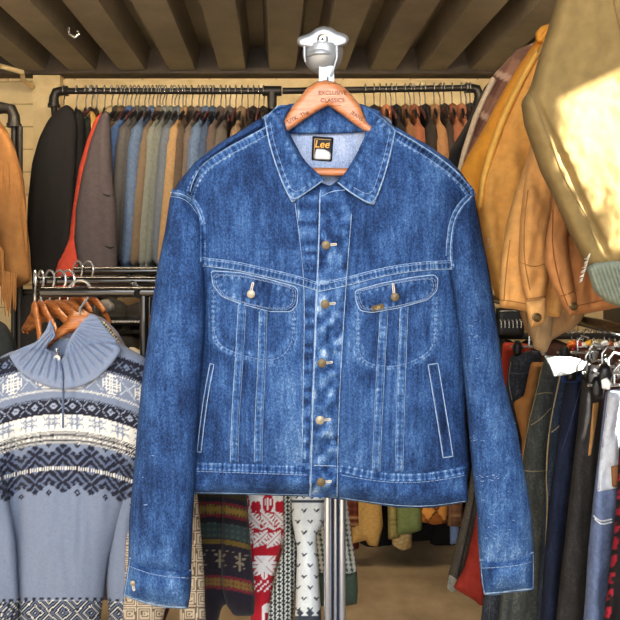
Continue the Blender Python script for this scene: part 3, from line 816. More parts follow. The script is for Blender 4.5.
def coat(name, org, yaw, label, cat, mat, group=None, width=.5, length=.8, th=.035, slv=.6, top=-.125, collar=True, colmat=None, shw=.06, seed=0, h=.03, sleeves=(1, -1), slope=.075, flare=.02, colf=None, lean=0):
    """garment hanging in the plane through org turned by yaw; u runs along its shoulders, v is down from the rail"""
    t = empty(name, (org[0], org[1], org[2]-length), label, cat, group)
    w = width/2; rs = random.Random(seed)
    mpf = lean_map(org, yaw, lean)
    out = [(-.06, top+.012), (-w*.6, top-slope*.45), (-w*.95, top-slope), (-w, top-slope-.06), (-w*.93, top-.26), (-w-flare, -length), (w+flare, -length), (w*.93, top-.26), (w, top-slope-.06), (w*.95, top-slope), (w*.6, top-slope*.45), (.06, top+.012)]
    fo = nfold(.018, .10, .6, seed+.3)
    slab('body', out, mpf, h, th, .07, mat, t, fo, rnd=.05, col=colf)
    for s in sleeves:
        sw = rs.uniform(.055, .07); dx = rs.uniform(-.015, .02)
        o2 = [(s*(w*.80), top-slope*.8), (s*(w+.005), top-slope-.012), (s*(w+.035+dx*.4), top-slope-.10), (s*(w+.045+dx), -slv*.6-.1), (s*(w+.02+dx), -slv-.12), (s*(w-.085+dx), -slv-.12), (s*(w-.10), -slv*.6-.1), (s*(w-.10), top-slope-.12)]
        slab('sleeve', o2, mpf, h, shw*.95, .10, mat, t, fsum(nfold(.016, .07, .3, seed+5*s), nfold(.005, .03, .1, seed+9*s)), rnd=.03, col=colf)
    if collar:
        o3 = [(-.075, top-.02), (-.06, top+.035), (0, top+.05), (.06, top+.035), (.075, top-.02), (.02, top-.09), (-.02, top-.09)]
        slab('collar', o3, mpf, h*.7, th+.012, .03, colmat or mat, t, rnd=.02)
    return t
def pxgarment(name, label, cat, parts, Y, group=None, base=None):
    """a thing made of slabs given by their outlines; parts = (name, outline, Yoffset, dict)"""
    allp = [p for q in parts for p in q[1]]
    yb = max(p[1] for p in allp); xm = sum(p[0] for p in parts[0][1])/len(parts[0][1])
    t = empty(name, base or W(xm, yb, Y), label, cat, group)
    res = []
    par = {}
    for q in parts:
        nm, out, dy, k = q[0], q[1], q[2], dict(q[3])
        mat = k.pop('mat'); h = k.pop('h', 4); th = k.pop('th', .03); r = k.pop('r', 14); pr = k.pop('parent', None)
        yf = k.pop('yf', None)
        m = px_map((lambda u, v, dy=dy, yf=yf: Y+dy+yf(u, v)) if yf else Y+dy)
        o = slab(nm, out, m, h, th, r, mat, par.get(pr, t), **k); par[nm] = o; res.append(o)
    return t, res

# rails and racks
# ============================================================ BACK RAIL
RY = 3.25; RZ = W(0, 91, RY).z
def pipe_label(): pass
br = empty('pipe_rail', W(160, 91, RY), 'black iron pipe rail on the back wall, left length with elbow and wall flange', 'clothes rail')
xl = W(54, 0, RY).x; xm = W(272, 0, RY).x; xr = W(479, 0, RY).x
MB().tube([(xl+.04, RY, RZ), (xm-.03, RY, RZ)], .0165, 14).build('pipe', PIPE, br)
def elbow(par, x, s, y=RY, z=RZ, r=.024):
    pts = [(x+s*.07, y, z), (x+s*.045, y, z), (x+s*.012, y, z-.006), (x, y, z-.035), (x, y, z-.075)]
    e = MB().tube(pts, [r*1.15, r, r*1.05, r, r*1.15], 14).build('elbow', PIPE, par)
    MB().tube([(x, y, z-.07), (x, y, z-.085)], r*1.3, 14).build('collar_ring', PIPE, e)
    return e
elbow(br, xl, 1)
MB().tube([(xl, RY, RZ-.08), (xl, RY+.01, RZ-.13), (xl, RY+.05, RZ-.15), (xl, YB-.03, RZ-.15)], .0165, 12).build('wall_arm', PIPE, br)
MB().lathe([(.001, 0), (.055, 0), (.055, .012), (.025, .02), (.001, .02)], (xl, YB, RZ-.15), 'y', 24).build('flange', PIPE, br)
e = MB().tube([(xm-.05, RY, RZ), (xm+.05, RY, RZ)], .026, 14).build('tee_fitting', PIPE, br)
MB().tube([(xm, RY, RZ), (xm, RY, RZ-.09), (xm, RY+.04, RZ-.12), (xm, YB, RZ-.12)], [.026, .024, .017, .017], 12).build('wall_arm', PIPE, br)
b2 = empty('pipe_rail', W(420, 91, RY), 'black iron pipe rail on the back wall, right length ending in an elbow', 'clothes rail')
zr = W(0, 88, RY).z
MB().tube([(xm+.055, RY, RZ), (xr-.05, RY, zr)], .0165, 14).build('pipe', PIPE, b2)
elbow(b2, xr, -1, z=zr)
MB().tube([(xr, RY, zr-.08), (xr, RY+.02, zr-.14), (xr, YB, zr-.15)], .0165, 12).build('wall_arm', PIPE, b2)
MB().lathe([(.001, 0), (.055, 0), (.055, .012), (.001, .02)], (xr, YB, zr-.15), 'y', 24).build('flange', PIPE, b2)
# garments on it: (px of hook, degrees away from straight-on-edge, colour, label, width, kind)
BK = [
 (112, 3, S(190,160,105), 'cream tan jacket just right of the charcoal coat on the back pipe rail', .40, 'jacket'),
 (118, 0, S(62,56,46), 'dark olive fuzzy collared jacket left of the first blue denim on the back pipe rail', .50, 'jacket'),
 (123, 0, S(108,84,52), 'brown canvas jacket tucked left of the first blue denim on the back pipe rail', .46, 'jacket'),
 (131, 1, S(62,98,155), 'bright blue denim jacket, leftmost blue one on the back pipe rail', .54, 'jacket'),
 (139, 0, S(92,88,86), 'mid grey jacket right of the bright blue denim on the back pipe rail', .52, 'jacket'),
 (145, 0, S(78,76,76), 'dark grey jacket left of the slate blue one on the back pipe rail', .50, 'jacket'),
 (153, 0, S(84,108,142), 'slate blue faded denim jacket in the middle of the left back rail', .54, 'jacket'),
 (160, 0, S(118,98,74), 'thin brown jacket right of the slate blue denim on the back pipe rail', .50, 'jacket'),
 (166, 0, S(122,124,114), 'pale olive grey jacket, left one of the grey-green pair on the back pipe rail', .53, 'jacket'),
 (172, 0, S(112,116,108), 'olive grey jacket, right one of the grey-green pair on the back pipe rail', .52, 'jacket'),
 (179, 0, S(98,106,118), 'blue grey jacket left of the tan one on the back pipe rail', .52, 'jacket'),
 (186, 0, S(172,134,82), 'tan corduroy jacket between blue grey and dark brown ones on the back pipe rail', .52, 'jacket'),
 (192, 0, S(92,74,58), 'dark brown jacket right of the tan one on the back pipe rail', .50, 'jacket'),
 (199, 0, S(112,98,88), 'taupe jacket left of the denim blue ones above the jacket shoulder', .50, 'jacket'),
 (207, -1, S(92,116,150), 'light blue denim jacket behind the left shoulder of the central jacket', .53, 'jacket'),
 (214, -1, S(66,84,112), 'darker blue denim jacket behind the left shoulder of the central jacket', .50, 'jacket'),
 (221, -2, S(104,86,76), 'brownish grey jacket right of the darker denim above the shoulder seam', .50, 'jacket'),
 (230, -2, S(100,90,80), 'grey brown jacket with rounded shoulder above the shoulder seam', .50, 'jacket'),
 (242, -2, S(150,120,84), 'beige checked jacket left of the pipe tee fitting', .46, 'jacket'),
 (254, -3, S(56,46,38), 'dark brown fuzzy jacket directly left of the pipe tee fitting', .52, 'jacket'),
 (264, -3, S(48,40,34), 'very dark brown jacket directly under the pipe tee fitting', .50, 'jacket'),
 (374, -4, S(52,44,38), 'dark brown jacket beside the right collar point on the right back rail', .46, 'jacket'),
 (386, -4, S(196,112,62), 'rust orange suede jacket, leftmost orange one on the right back rail', .50, 'jacket'),
 (396, -4, S(40,36,34), 'black jacket right of the rust orange suede on the right back rail', .48, 'jacket'),
 (405, -4, S(130,84,46), 'brown leather jacket right of the black one on the right back rail', .50, 'jacket'),
 (414, -5, S(158,88,48), 'reddish brown jacket in the middle of the right back rail', .50, 'jacket'),
 (425, -5, S(46,38,32), 'black brown jacket left of the camel sleeve on the right back rail', .52, 'jacket'),
 (434, -6, S(164,112,62), 'camel jacket with long narrow sleeve on the right back rail', .50, 'jacket'),
 (444, -6, S(62,48,38), 'dark jacket squeezed left of the russet leather on the right back rail', .46, 'jacket'),
 (452, -7, S(148,84,46), 'russet leather jacket near the right end of the back rail', .50, 'jacket'),
 (461, -8, S(170,100,56), 'copper brown jacket second from the elbow of the right back rail', .46, 'jacket'),
 (470, -9, S(44,38,34), 'black long coat nearest the elbow of the right back rail', .56, 'coat'),
]
short = {}
for i, (px, deg, rgb, lab, wd, kind) in enumerate(BK):
    org = (W(px, 0, RY).x, RY, RZ if px < 300 else RZ+(zr-RZ)*(px-272)/207)
    yaw = math.radians(90+deg)
    ln = 1.06 if kind != 'jacket' else .97+.05*((i*7) % 3)
    th = .03 if kind != 'jacket' else .016
    m_ = sum(rgb)/3; rgb = tuple(.68*(c*.84+m_*.16) for c in rgb)
    blue = rgb[2] > rgb[0]*1.5
    mt = cloth(rgb, var=.16 if not blue else .25, scale=60, bump=.3)
    t = coat({'overcoat': 'overcoat', 'coat': 'hanging_coat', 'jacket': 'hanging_jacket'}[kind], org, yaw, lab, 'coat' if kind != 'jacket' else 'jacket', mt,
         'jackets on the back pipe rail', width=wd, length=ln, th=th, seed=i*3+1, shw=.044 if kind == 'jacket' else .06, h=.026, slv=.80, slope=.10 if kind == 'jacket' else .12, lean=(.07 if px < 200 else .03 if px < 235 else 0 if px < 300 else -.05)+.02*math.sin(i*2.3))
    hooked_hanger(org, yaw, 'wire hooked hanger inside the '+' '.join(lab.split(', ')[0].split(' ')[:10]), 'hangers on the back pipe rail', mat=wood_d if 'wood_d' in globals() else DARKP, size=wd*.36)
# extra bare hooks crowding the rail, each with its clear arm
random.seed(3)
for k, px in enumerate([92, 126, 135, 149, 157, 163, 175, 183, 203, 211, 226, 236, 248, 259, 365, 380, 391, 410, 420, 440, 466]):
    org = (W(px, 0, RY).x, RY, RZ if px < 300 else RZ+(zr-RZ)*(px-272)/207)
    hooked_hanger(org, math.radians(90+random.uniform(-12, 12)), 'steel wire hook of a dark red hanger crowded among jackets on the back rail', 'spare hangers on the back pipe rail', mat=plain('dark_red_velvet', S(74, 34, 30), .9), size=.16)
LC = 'coats at the left end of the back pipe rail'
def px_coat(name, label, cat, out, Y, rgb, seed, hookpx, extra=None, th=.035, h=3):
    t, rs = pxgarment(name, label, cat, [('body', out, 0, dict(mat=cloth(rgb, var=.14, scale=50, bump=.3), h=h, th=th, r=12, fold=fsum(nfold(.012, 8, 60, seed), nfold(.004, 4, 16, seed+1)), rnd=8))], Y, LC)
    hooked_hanger((W(hookpx, 0, RY).x, RY, RZ), math.radians(100), 'wire hooked hanger inside the '+' '.join(label.split(', ')[0].split(' ')[:10]), 'hangers on the back pipe rail', mat=DARKP, size=.15)
    return rs[0]
px_coat('overcoat', 'long black wool overcoat, leftmost on the back pipe rail beside the pier', 'coat', [(67,104),(57,110),(48,120),(39,138),(32,163),(28,199),(27,225),(30,250),(33,300),(70,300),(74,200),(78,130),(74,110)], 3.0, S(27,25,25), 201, 64)
px_coat('hanging_coat', 'black coat second on the back pipe rail with a turned up collar', 'coat', [(78,108),(72,114),(62,130),(58,160),(56,300),(78,300),(82,200),(86,130),(84,114)], 3.04, S(23,22,22), 203, 77)
px_coat('hanging_jacket', 'dark green-black jacket left of the red one on the back pipe rail', 'jacket', [(90,112),(82,122),(76,150),(70,200),(64,300),(90,300),(92,150)], 3.08, S(34,38,36), 205, 86)
px_coat('hanging_jacket', 'mustard yellow jacket collar peeking out above the red jacket', 'jacket', [(91,110),(86,116),(82,130),(80,156),(78,190),(96,190),(98,130),(96,114)], 3.12, S(168,128,66), 207, 92)
px_coat('hanging_jacket', 'brick red jacket showing as a thin edge left of the charcoal coat', 'jacket', [(102,111),(95,119),(87,140),(79,167),(73,205),(69,238),(55,267),(52,300),(90,300),(92,200),(104,130)], 2.98, S(188,70,50), 209, 97)
o = px_coat('hanging_coat', 'charcoal grey wool coat with pocket slits in front of the red jacket', 'coat', [(106,110),(99,117),(90,142),(82,174),(76,207),(74,238),(78,264),(80,300),(118,300),(117,240),(117,212),(113,180),(111,135),(110,116)], 2.88, S(70,62,64), 211, 105, h=2.4)
ob = bvh_of(o)
for L in ([(103,194),(108,196),(113,195)], [(105,246),(110,248),(114,247)]):
    q = surf(ob, np.array([p[0] for p in L], float), np.array([p[1] for p in L], float), .001, 2.88); MB().tube(list(q), [.003, .005, .002], 6).build('pocket_slit', cloth(S(24,22,22)), o)
# ---------------- lower back rail with shirts
LZ = 1.0
lr = MB().tube([W(200, 360, 3.0), W(505, 360, 3.0)], .015, 12)
o_ = lr.build('lower_rail', PIPE); tag(o_, 'black pipe clothes rail low in front of the back wall carrying checked shirts', 'clothes rail')
mb = MB(); 
for px in (202, 503):
    q = W(px, 360, 3.0); mb.tube([(q.x, q.y, q.z), (q.x, q.y, 0)], .015, 12)
    MB().tube([(q.x, q.y, q.z-.016), (q.x, q.y, 0)], .015, 12).build('upright', PIPE, o_)
def plaid(c0, c1, c2, per=9, ang=0, per2=None):
    c0, c1, c2 = map(np.array, (c0, c1, c2)); per2 = per2 or per
    def f(u, v):
        a = math.radians(ang); U = u*math.cos(a)+v*math.sin(a); V_ = -u*math.sin(a)+v*math.cos(a)
        m1 = ((U % per) < per*.45).astype(float); m2 = ((V_ % per2) < per2*.45).astype(float)
        l1 = ((U % per) > per*.85).astype(float)+((V_ % per2) > per2*.85).astype(float)
        k = ((m1+m2)/2)[:, None]; out = c0*(1-k)+c1*k
        l = np.clip(l1, 0, 1)[:, None]*.7
        return out*(1-l)+c2*l
    return f
ATT = cloth((1, 1, 1), var=.14, scale=50, bump=.3, attr=True)
KN = cloth((1, 1, 1), var=.10, scale=160, bump=.5, attr=True, sheen=.1)
def solid(c): 
    c = np.array(c); return lambda u, v: np.tile(c, (len(u), 1))
def shirt(name, label, cat, out, Y, colf=None, mat=None, th=.03, r=10, h=2.2, fold=None, group='shirts on the low back rail'):
    # top of each garment narrows to its hanger on the rail
    return pxgarment(name, label, cat, [('body', out, 0, dict(mat=mat or ATT, h=h, th=th, r=r, col=colf, fold=fold or nfold(.012, 10, 60, len(label)), rnd=4))], Y, group)
shirt('checked_shirt', 'red and brown checked shirt on the low back rail just right of the chrome post', 'shirt', [(332,372),(345,362),(358,372),(361,420),(360,527),(338,528)], 2.98, plaid(S(140,72,48), S(86,40,34), S(206,170,120), 7))
shirt('maroon_shirt', 'dark maroon shirt tail hanging just below the red checked shirt', 'shirt', [(340,372),(350,357),(359,372),(360,420),(359,549),(346,550)], 3.03, mat=cloth(S(92,34,30)))
shirt('yellow_shirt', 'mustard yellow shirt hanging on the low back rail', 'shirt', [(352,376),(366,364),(378,376),(380,430),(381,500),(383,525),(378,547),(368,545),(366,540),(352,544),(350,500)], 3.0, mat=cloth(S(206,166,98), var=.2))
shirt('olive_shirt', 'olive striped shirt edge left of the green shirt', 'shirt', [(386,376),(393,364),(400,376),(401,430),(400,538),(388,540)], 3.0, plaid(S(150,140,84), S(170,156,100), S(120,110,70), 5))
shirt('green_shirt', 'soft green shirt in the middle of the low back rail', 'shirt', [(396,376),(408,364),(420,376),(422,430),(422,530),(410,534),(397,535)], 2.96, mat=cloth(S(124,138,86), var=.2))
shirt('printed_shirt', 'pale tan printed shirt hanging lowest below the green shirt', 'shirt', [(390,376),(402,364),(414,376),(412,480),(412,548),(402,551),(392,545)], 3.05, plaid(S(206,178,118), S(190,158,100), S(230,210,160), 5, 30))
def argyle(u, v):
    a = (np.abs(((u-420) % 16)-8)/8+np.abs(((v-500) % 22)-11)/11)
    m = (a < 1)[:, None]; l = (np.abs(a-1) < .12)[:, None]
    return np.where(l, np.array(S(120,70,34)), np.where(m, np.array(S(226,158,78)), np.array(S(184,112,52))))
shirt('argyle_sweater', 'orange argyle patterned sweater on the low back rail', 'sweater', [(420,376),(433,364),(447,376),(449,430),(447,523),(434,525),(421,522)], 2.96, argyle, h=1.3)
shirt('brown_checked_shirt', 'brown checked shirt at the right end of the low back rail', 'shirt', [(444,376),(454,364),(462,376),(464,430),(462,527),(447,526)], 3.0, plaid(S(140,100,72), S(110,76,54), S(180,140,100), 6))
shirt('blue_shirt', 'small pale blue shirt tail below the brown checked shirt', 'shirt', [(448,380),(454,357),(460,380),(460,470),(459,543),(450,545)], 3.03, mat=cloth(S(126,150,196)))
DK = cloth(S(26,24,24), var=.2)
for i, (a, b, bt) in enumerate([(300,332,528), (330,352,545), (362,392,538), (384,410,530), (408,436,528), (432,456,535), (455,482,545), (478,505,552), (500,530,560), (526,560,560), (556,590,565)]):  # added to hide the cream wall; near-black colour stands in for shade
    pxgarment('dark_fill_trousers', 'near black trousers added as dark fill on the low back rail behind the shirts', 'trousers', [('legs', [(a,376),((a+b)/2,364),(b,376),(b+2,430),(b+2,bt+12),(a-2,bt+14)], 0, dict(mat=DK, h=5, th=.05, r=12, fold=nfold(.02, 8, 60, i)))], 3.28, 'added dark trousers on the low back rail')

# ============================================================ LEFT: suede jacket on its own rail
lr = empty('pipe_rail', W(0, 108, 2.72), 'black pipe rail with elbow at the left edge holding the fringed suede jacket', 'clothes rail')
q = W(14, 108, 2.72)
MB().tube([(q.x-.6, q.y, q.z), (q.x-.05, q.y, q.z)], .0165, 12).build('pipe', PIPE, lr)
elbow(lr, q.x, -1, y=2.72, z=q.z)
for dx in (0, .026):
    MB().tube([(q.x+dx, q.y, q.z-.08), (q.x+dx, q.y, 0)], .012, 10).build('upright', PIPE, lr)
SU = cloth(S(130,86,42), var=.2, scale=25, bump=.35); SUL = cloth(S(142,98,54), var=.14, scale=25, bump=.35)
t, rs_ = pxgarment('fringed_jacket', 'tan suede fringed jacket hanging at the left edge of the frame', 'jacket', [
  ('body', [(-60,118),(-30,108),(-8,109),(2,124),(9,133),(17,154),(24,180),(27,210),(22,262),(18,285),(-70,290)], 0, dict(mat=SU, h=4, th=.05, r=20, fold=nfold(.02, 12, 60, 2))),
  ('sleeve', [(-2,126),(9,134),(17,155),(24,180),(26,205),(28,235),(31,268),(31,282),(12,290),(0,286),(-2,240),(-6,190)], -.06, dict(mat=SUL, h=3, th=.045, r=14, fold=nfold(.016, 8, 30, 4)))], 2.68)
def fringe(par, line, ln, n, w=.006, Yc=2.5, seed=1):
    R = random.Random(seed); P = resample(np.array(line, float), 1, False)
    mb = MB()
    for k in range(n):
        a = P[int(k*(len(P)-1)/(n-1))]; q = W(a[0], a[1], Yc); l = ln*R.uniform(.8, 1.15)*Yc/F; dx = R.uniform(-.006, .012)
        mb.tube([q, q+Vector((dx*.4, -.004, -l*.5)), q+Vector((dx, -.003, -l))], [w*.5, w*.7, w*.3], 5)
    o = mb.build('fringe', SUL, par); o['kind'] = 'stuff'; return o
fringe(t, [(-10,160),(2,160),(10,164),(20,182)], 26, 20, Yc=2.48); fringe(t, [(18,172),(24,200),(26,225)], 24, 14, Yc=2.5, seed=3)
fringe(t, [(-14,266),(2,270),(16,274)], 40, 26, Yc=2.52, seed=5); fringe(t, [(-20,220),(-6,236),(3,250)], 38, 14, Yc=2.52, seed=6)

# ============================================================ LEFT: black tube rack, wooden hangers, nordic sweater
rk = empty('garment_rack', (W(150, 620, 1.95).x, 1.95, 0), 'black tubular three-bar garment rack with brass-lit bars at left, behind the denim jacket', 'clothes rack')
RRZ = 1.455
bars = []
for (x0, x1, py0, py1, Y0, Y1) in ((42, 334, 292, 291, 1.69, 1.69), (38, 334, 281, 279, 1.88, 1.88), (75, 334, 271, 268, 2.06, 2.06)):
    a, b = W(x0, 0, Y0).x, W(x1, 0, Y1).x; z = W(0, py0, Y0).z
    bars.append((a, Y0, z)); MB().tube([(a, Y0, z), (b, Y1, z)], .0145, 16).build('rail', BLACKM, rk)
za, zb = bars[0][2], bars[2][2]
MB().tube([(W(140, 0, 1.69).x, 1.675, za-.004), (W(128, 0, 2.06).x, 2.06, zb-.02)], .013, 12).build('cross_bar', BLACKM, rk)
for (px, Y) in ((144.5, 1.69), (334, 1.69), (150, 2.06), (334, 2.06)):
    MB().tube([(W(px, 0, Y).x, Y, za-.01), (W(px, 0, Y).x, Y, 0)], .0135 if px > 146 else .0125, 12).build('upright', BLACKM, rk)
LABH = ['with arms inside the grey blue sweater collar', 'fourth from the left end of the black rack middle bar', 'third from the left end of the black rack middle bar', 'second from the left end of the black rack middle bar', 'left one on the rear bar of the black rack', 'right one on the rear bar of the black rack', 'rightmost on the black rack middle bar', 'leftmost on the black rack middle bar']
HG = [(80, 1.69, 3, 0), (60, 1.88, -34, 1), (50, 1.88, -42, 1), (41, 1.88, -52, 1), (78, 2.06, -42, 2), (88, 2.06, -35, 2), (68, 1.88, -30, 1), (35, 1.88, -62, 1)]
for i, (px, Y, dg, b) in enumerate(HG):
    org = (W(px, 0, Y).x, Y, bars[b][2]+.004)
    hooked_hanger(org, math.radians(dg), 'honey brown wooden hanger, '+LABH[i], 'wooden hangers on the black rack', size=.11 if i == 0 else .12 if i in (4, 5) else .20, drop=.075, hh=.030)

# --- knit patterns
BG = np.array(S(125,137,160)); NV = np.array(S(32,34,48)); WH = np.array(S(232,230,222)); GB = np.array(S(112,126,152))
def cell(x, per): return ((x+per/2) % per)-per/2
def nordic(u, v):
    px = 1.27
    U = np.floor((u-62.5)/px); vv = v-.0028*(u-62.5)**2
    V_ = np.floor((vv-348)/px)                 # knit rows
    out = np.tile(BG, (len(u), 1)); y = V_*px+348
    def put(m, c): out[m] = c
    r = lambda a, b: (y >= a) & (y < b)
    # upper dark band
    m = r(348, 364); put(m, NV)
    i = cell(U+4, 12); j = cell(V_-6, 100)
    put(m & (np.abs(i) == np.abs(j)) & (np.abs(j) <= 3), GB); put(m & (np.abs(np.abs(i)-6)+np.abs(j) < 2.1) & (np.abs(np.abs(i)-6)+np.abs(j) > .5), GB)
    put((r(346, 348) | r(364, 366)) & ((U+V_) % 2 == 0), NV); put((r(366, 368)) & ((U+V_) % 2 == 0), WH)
    # big pale flakes on blue grey
    m = r(368, 388); i = cell(U+14, 26); j = V_-np.floor((378-348)/px)
    s = m & (np.abs(i) <= 7) & (np.abs(j) <= 7)
    fl = ((np.abs(i) % 3 == 1) & (np.abs(j) <= 7-np.abs(i)*.45)) | ((np.abs(j) % 3 == 1) & (np.abs(i) <= 7-np.abs(j)*.45))
    put(s & fl & ~((np.abs(i) < 1) & (np.abs(j) < 1)), WH)
    k = np.abs(cell(U+1, 26)); put(m & (np.abs(k-np.abs(j)) < .6) & (k < 7), np.array(S(196,202,212)))
    put(r(388, 390) & ((U+V_) % 2 == 0), WH)
    put((r(396.5, 399.5)) & ((U+V_) % 2 == 0), NV)
    # main dark band with small crosses
    m = r(399, 413); put(m, NV)
    i = cell(U, 15.); j = V_-np.floor((406-348)/px)
    put(m & (np.abs(np.abs(i)-np.abs(j)) < .6) & (np.abs(j) <= 4) & (np.abs(j) >= 1), np.array(S(160,170,192)))
    k = np.abs(cell(U+7.5, 15.))+np.abs(j); put(m & (k > 1.2) & (k < 2.8), np.array(S(160,170,192)))
    # white band with grey flakes
    m = r(413, 430); put(m, WH)
    i = cell(U+9, 18); j = V_-np.floor((421.5-348)/px)
    fl = (((np.abs(i) == 2) & (np.abs(j) <= 6)) | ((np.abs(j) == 2) & (np.abs(i) <= 6)) | ((np.abs(i) == np.abs(j)) & (np.abs(i) <= 3)))
    put(m & fl, np.array(S(132,144,166)))
    k = np.abs(cell(U, 18))+np.abs(j); put(m & (np.abs(k-6) < .6) & (np.abs(j) < 5), np.array(S(160,166,180)))
    # dotted rows
    m = r(430, 443); put(m, NV); put(m & ((U+V_) % 2 == 0), WH); put(m & (V_ % 4 == 0), NV)
    m = r(436, 438); put(m & (U % 4 < 2), WH)
    # nested diamonds, dark on grey
    m = r(443, 500); 
    i = np.abs(cell(U, 22)); jc = V_-np.floor((468-348)/px); j = np.abs(jc)
    edge = i+9 - 0
    k = (i+jc) % 22; k2 = (-i+jc) % 22
    ii = np.abs(cell(U+11, 22)); zz = np.abs(cell(np.where(j < 11, i+j, ii+j-2), 6.4))
    lim = j < (20-i*.75)
    dk = (zz < 1.9) & lim
    put(m & lim, np.array(S(96,108,136))); put(m & dk, NV)
    put(m & (j < 1.2) & (U % 2 == 0), WH)
    k = np.abs(cell(U+11, 22))+np.abs(j-19); put(m & (k < 3) & (k > .8), NV)
    # hem band
    hv = v-.0006*(u-62)**2
    m = (hv > 600) ; j = np.floor((hv-612)/px); z = np.abs(cell(i+np.abs(j), 6)); put(m & (np.abs(j) < 10-0*i), NV); put(m & (z < 1), WH); put(m & (z > 2.4), GB)
    put((hv > 597) & (hv <= 600) & (U % 6 < 3), NV)
    return out
def arms_cols(u, v): return nordic(u, v)
SWF = fsum(nfold(.010, 22, 120, 71), nfold(.003, 7, 30, 72))
NY = 1.68
def bodyf(u, v): return SWF(u, v)-.02*g(u, 16, 7)*(v > 430)+.012*g(u, 50, 26)*np.clip((v-430)/100, 0, 1)-.012*g(u, 112, 8)*(v > 440)
nd, rs_ = pxgarment('zip_neck_sweater', 'grey blue nordic patterned zip neck sweater with black and white bands on the left rack', 'sweater', [
  ('body', [(-30,372),(12,351),(40,349),(53,353),(62,357),(72,353),(84,345),(104,342),(120,343),(146,358),(152,380),(146,440),(126,500),(108,560),(100,622),(98,660),(20,660),(-30,650),(-60,500),(-52,400)], 0, dict(mat=KN, h=1.15, th=.05, r=30, col=nordic, fold=bodyf, rnd=10)),
  ('sleeve', [(120,344),(146,357),(164,385),(168,430),(160,500),(146,560),(138,660),(112,660),(106,580),(112,520),(124,460),(132,410)], .015, dict(mat=KN, h=1.3, th=.04, r=16, col=nordic, fold=nfold(.012, 9, 60, 73), rnd=10)),
  ('sleeve', [(0,356),(-20,364),(-60,400),(-70,500),(-50,660),(17,660),(19,600),(16,540),(6,480),(-20,420)], -.045, dict(mat=KN, h=1.6, th=.04, r=16, col=nordic, fold=nfold(.012, 12, 80, 74), rnd=10))], NY)
nb = rs_[0]; NBV = bvh_of(*rs_)
RIBM = cloth(S(134,147,172), var=.08, scale=120, bump=.5, sheen=.1)
cx_, cy_ = 60, 322
def ribs(per=2.05):
    def f(u, v):
        a = np.arctan2(v-cy_, (u-cx_)*.9); r_ = np.hypot(u-cx_, v-cy_)
        m = np.clip((62-r_*1.0)/6, 0, 1)
        return .0048*np.sin(a*46)*np.where(v > 375-abs(0), 1, 1)*m
    return f
def cl_lift(u, v): return .012+.030*np.clip((360-v)/45, 0, 1)
KR = dict(r=4, default=1.68)
slab('collar_back', [(40,335),(52,338),(70,338),(92,330),(96,350),(70,360),(44,356)], px_map(1.72), 2, .008, 5, RIBM, nb, rnd=3)
c1 = patch('collar', [(50,319),(46,330),(36,342),(14,351),(9,356),(18,370),(32,380),(48,387),(63,390),(64,372),(60,356),(54,352),(46,349),(49,343),(56,337),(54,327)], NBV, .012, .8, RIBM, nb, fold=ribs(), lift=cl_lift, rnd=6, **KR)
c2 = patch('collar', [(90,314),(80,324),(71,336),(67,345),(64,355),(61,360),(64,372),(64,390),(80,387),(98,378),(112,364),(122,350),(116,340),(106,328),(97,316)], NBV, .012, .8, RIBM, nb, fold=ribs(), lift=cl_lift, rnd=6, **KR)
BC2 = bvh_of(c1, c2, *rs_)
mb = MB(); q = surf(BC2, np.array([57.,59,61,62.5,63,63,63]), np.array([348.,356,366,378,395,412,428]), .001, 1.68); mb.tube(list(q), .0028, 8); mb.build('zip', cloth(S(96,108,134)), nb)
mb = MB(); q = surf(BC2, np.array([57.,57.5]), np.array([351.,357.]), .006, 1.68)
mb.tube([q[0]+np.array([0,0,.008]), q[0]], .0065, 10); mb.tube([q[0], q[1]], .0032, 8); z_ = mb.build('zip_puller', STEEL, nb)
MB().lathe([(.002, -.002), (.0085, -.002), (.0085, .002), (.002, .002)], (q[1][0], q[1][1]-.001, q[1][2]-.003), 'y', 20).build('pull_ring', STEEL, z_)
# second sweater right behind, and dark coat at far left
pxgarment('patterned_cardigan', 'mauve grey cardigan with black and cream dotted neckband directly behind the nordic sweater', 'cardigan', [
  ('body', [(88,312),(104,318),(118,332),(128,350),(140,380),(140,600),(60,600),(60,330)], 0, dict(mat=cloth(S(128,124,140)), h=5, th=.02, r=10, rnd=8)),
  ('neckband', [(98,320),(106,322),(118,338),(122,350),(117,352),(108,340)], -.022, dict(mat=ATT, h=1.1, th=.012, r=4, rnd=3, col=lambda u, v: np.where(((np.floor(u/2.1)+np.floor(v/2.1)) % 2 == 0)[:, None], np.array(S(220,208,176)), np.array(S(30,28,32)))))], 1.80)
pxgarment('dark_coat', 'dark green-black knitted coat shoulder at the left edge behind the wooden hangers', 'coat', [
  ('body', [(-40,322),(-10,316),(6,324),(14,338),(18,352),(10,420),(-60,420)], 0, dict(mat=cloth(S(44,46,44)), h=4, th=.04, r=12))], 1.86)
pxgarment('cream_garment', 'cream knit shoulder peeking above the nordic sweater next to the denim sleeve', 'sweater', [
  ('body', [(122,352),(132,346),(150,356),(158,372),(156,420),(128,420)], 0, dict(mat=cloth(S(206,192,170)), h=4, th=.03, r=10))], 1.80)
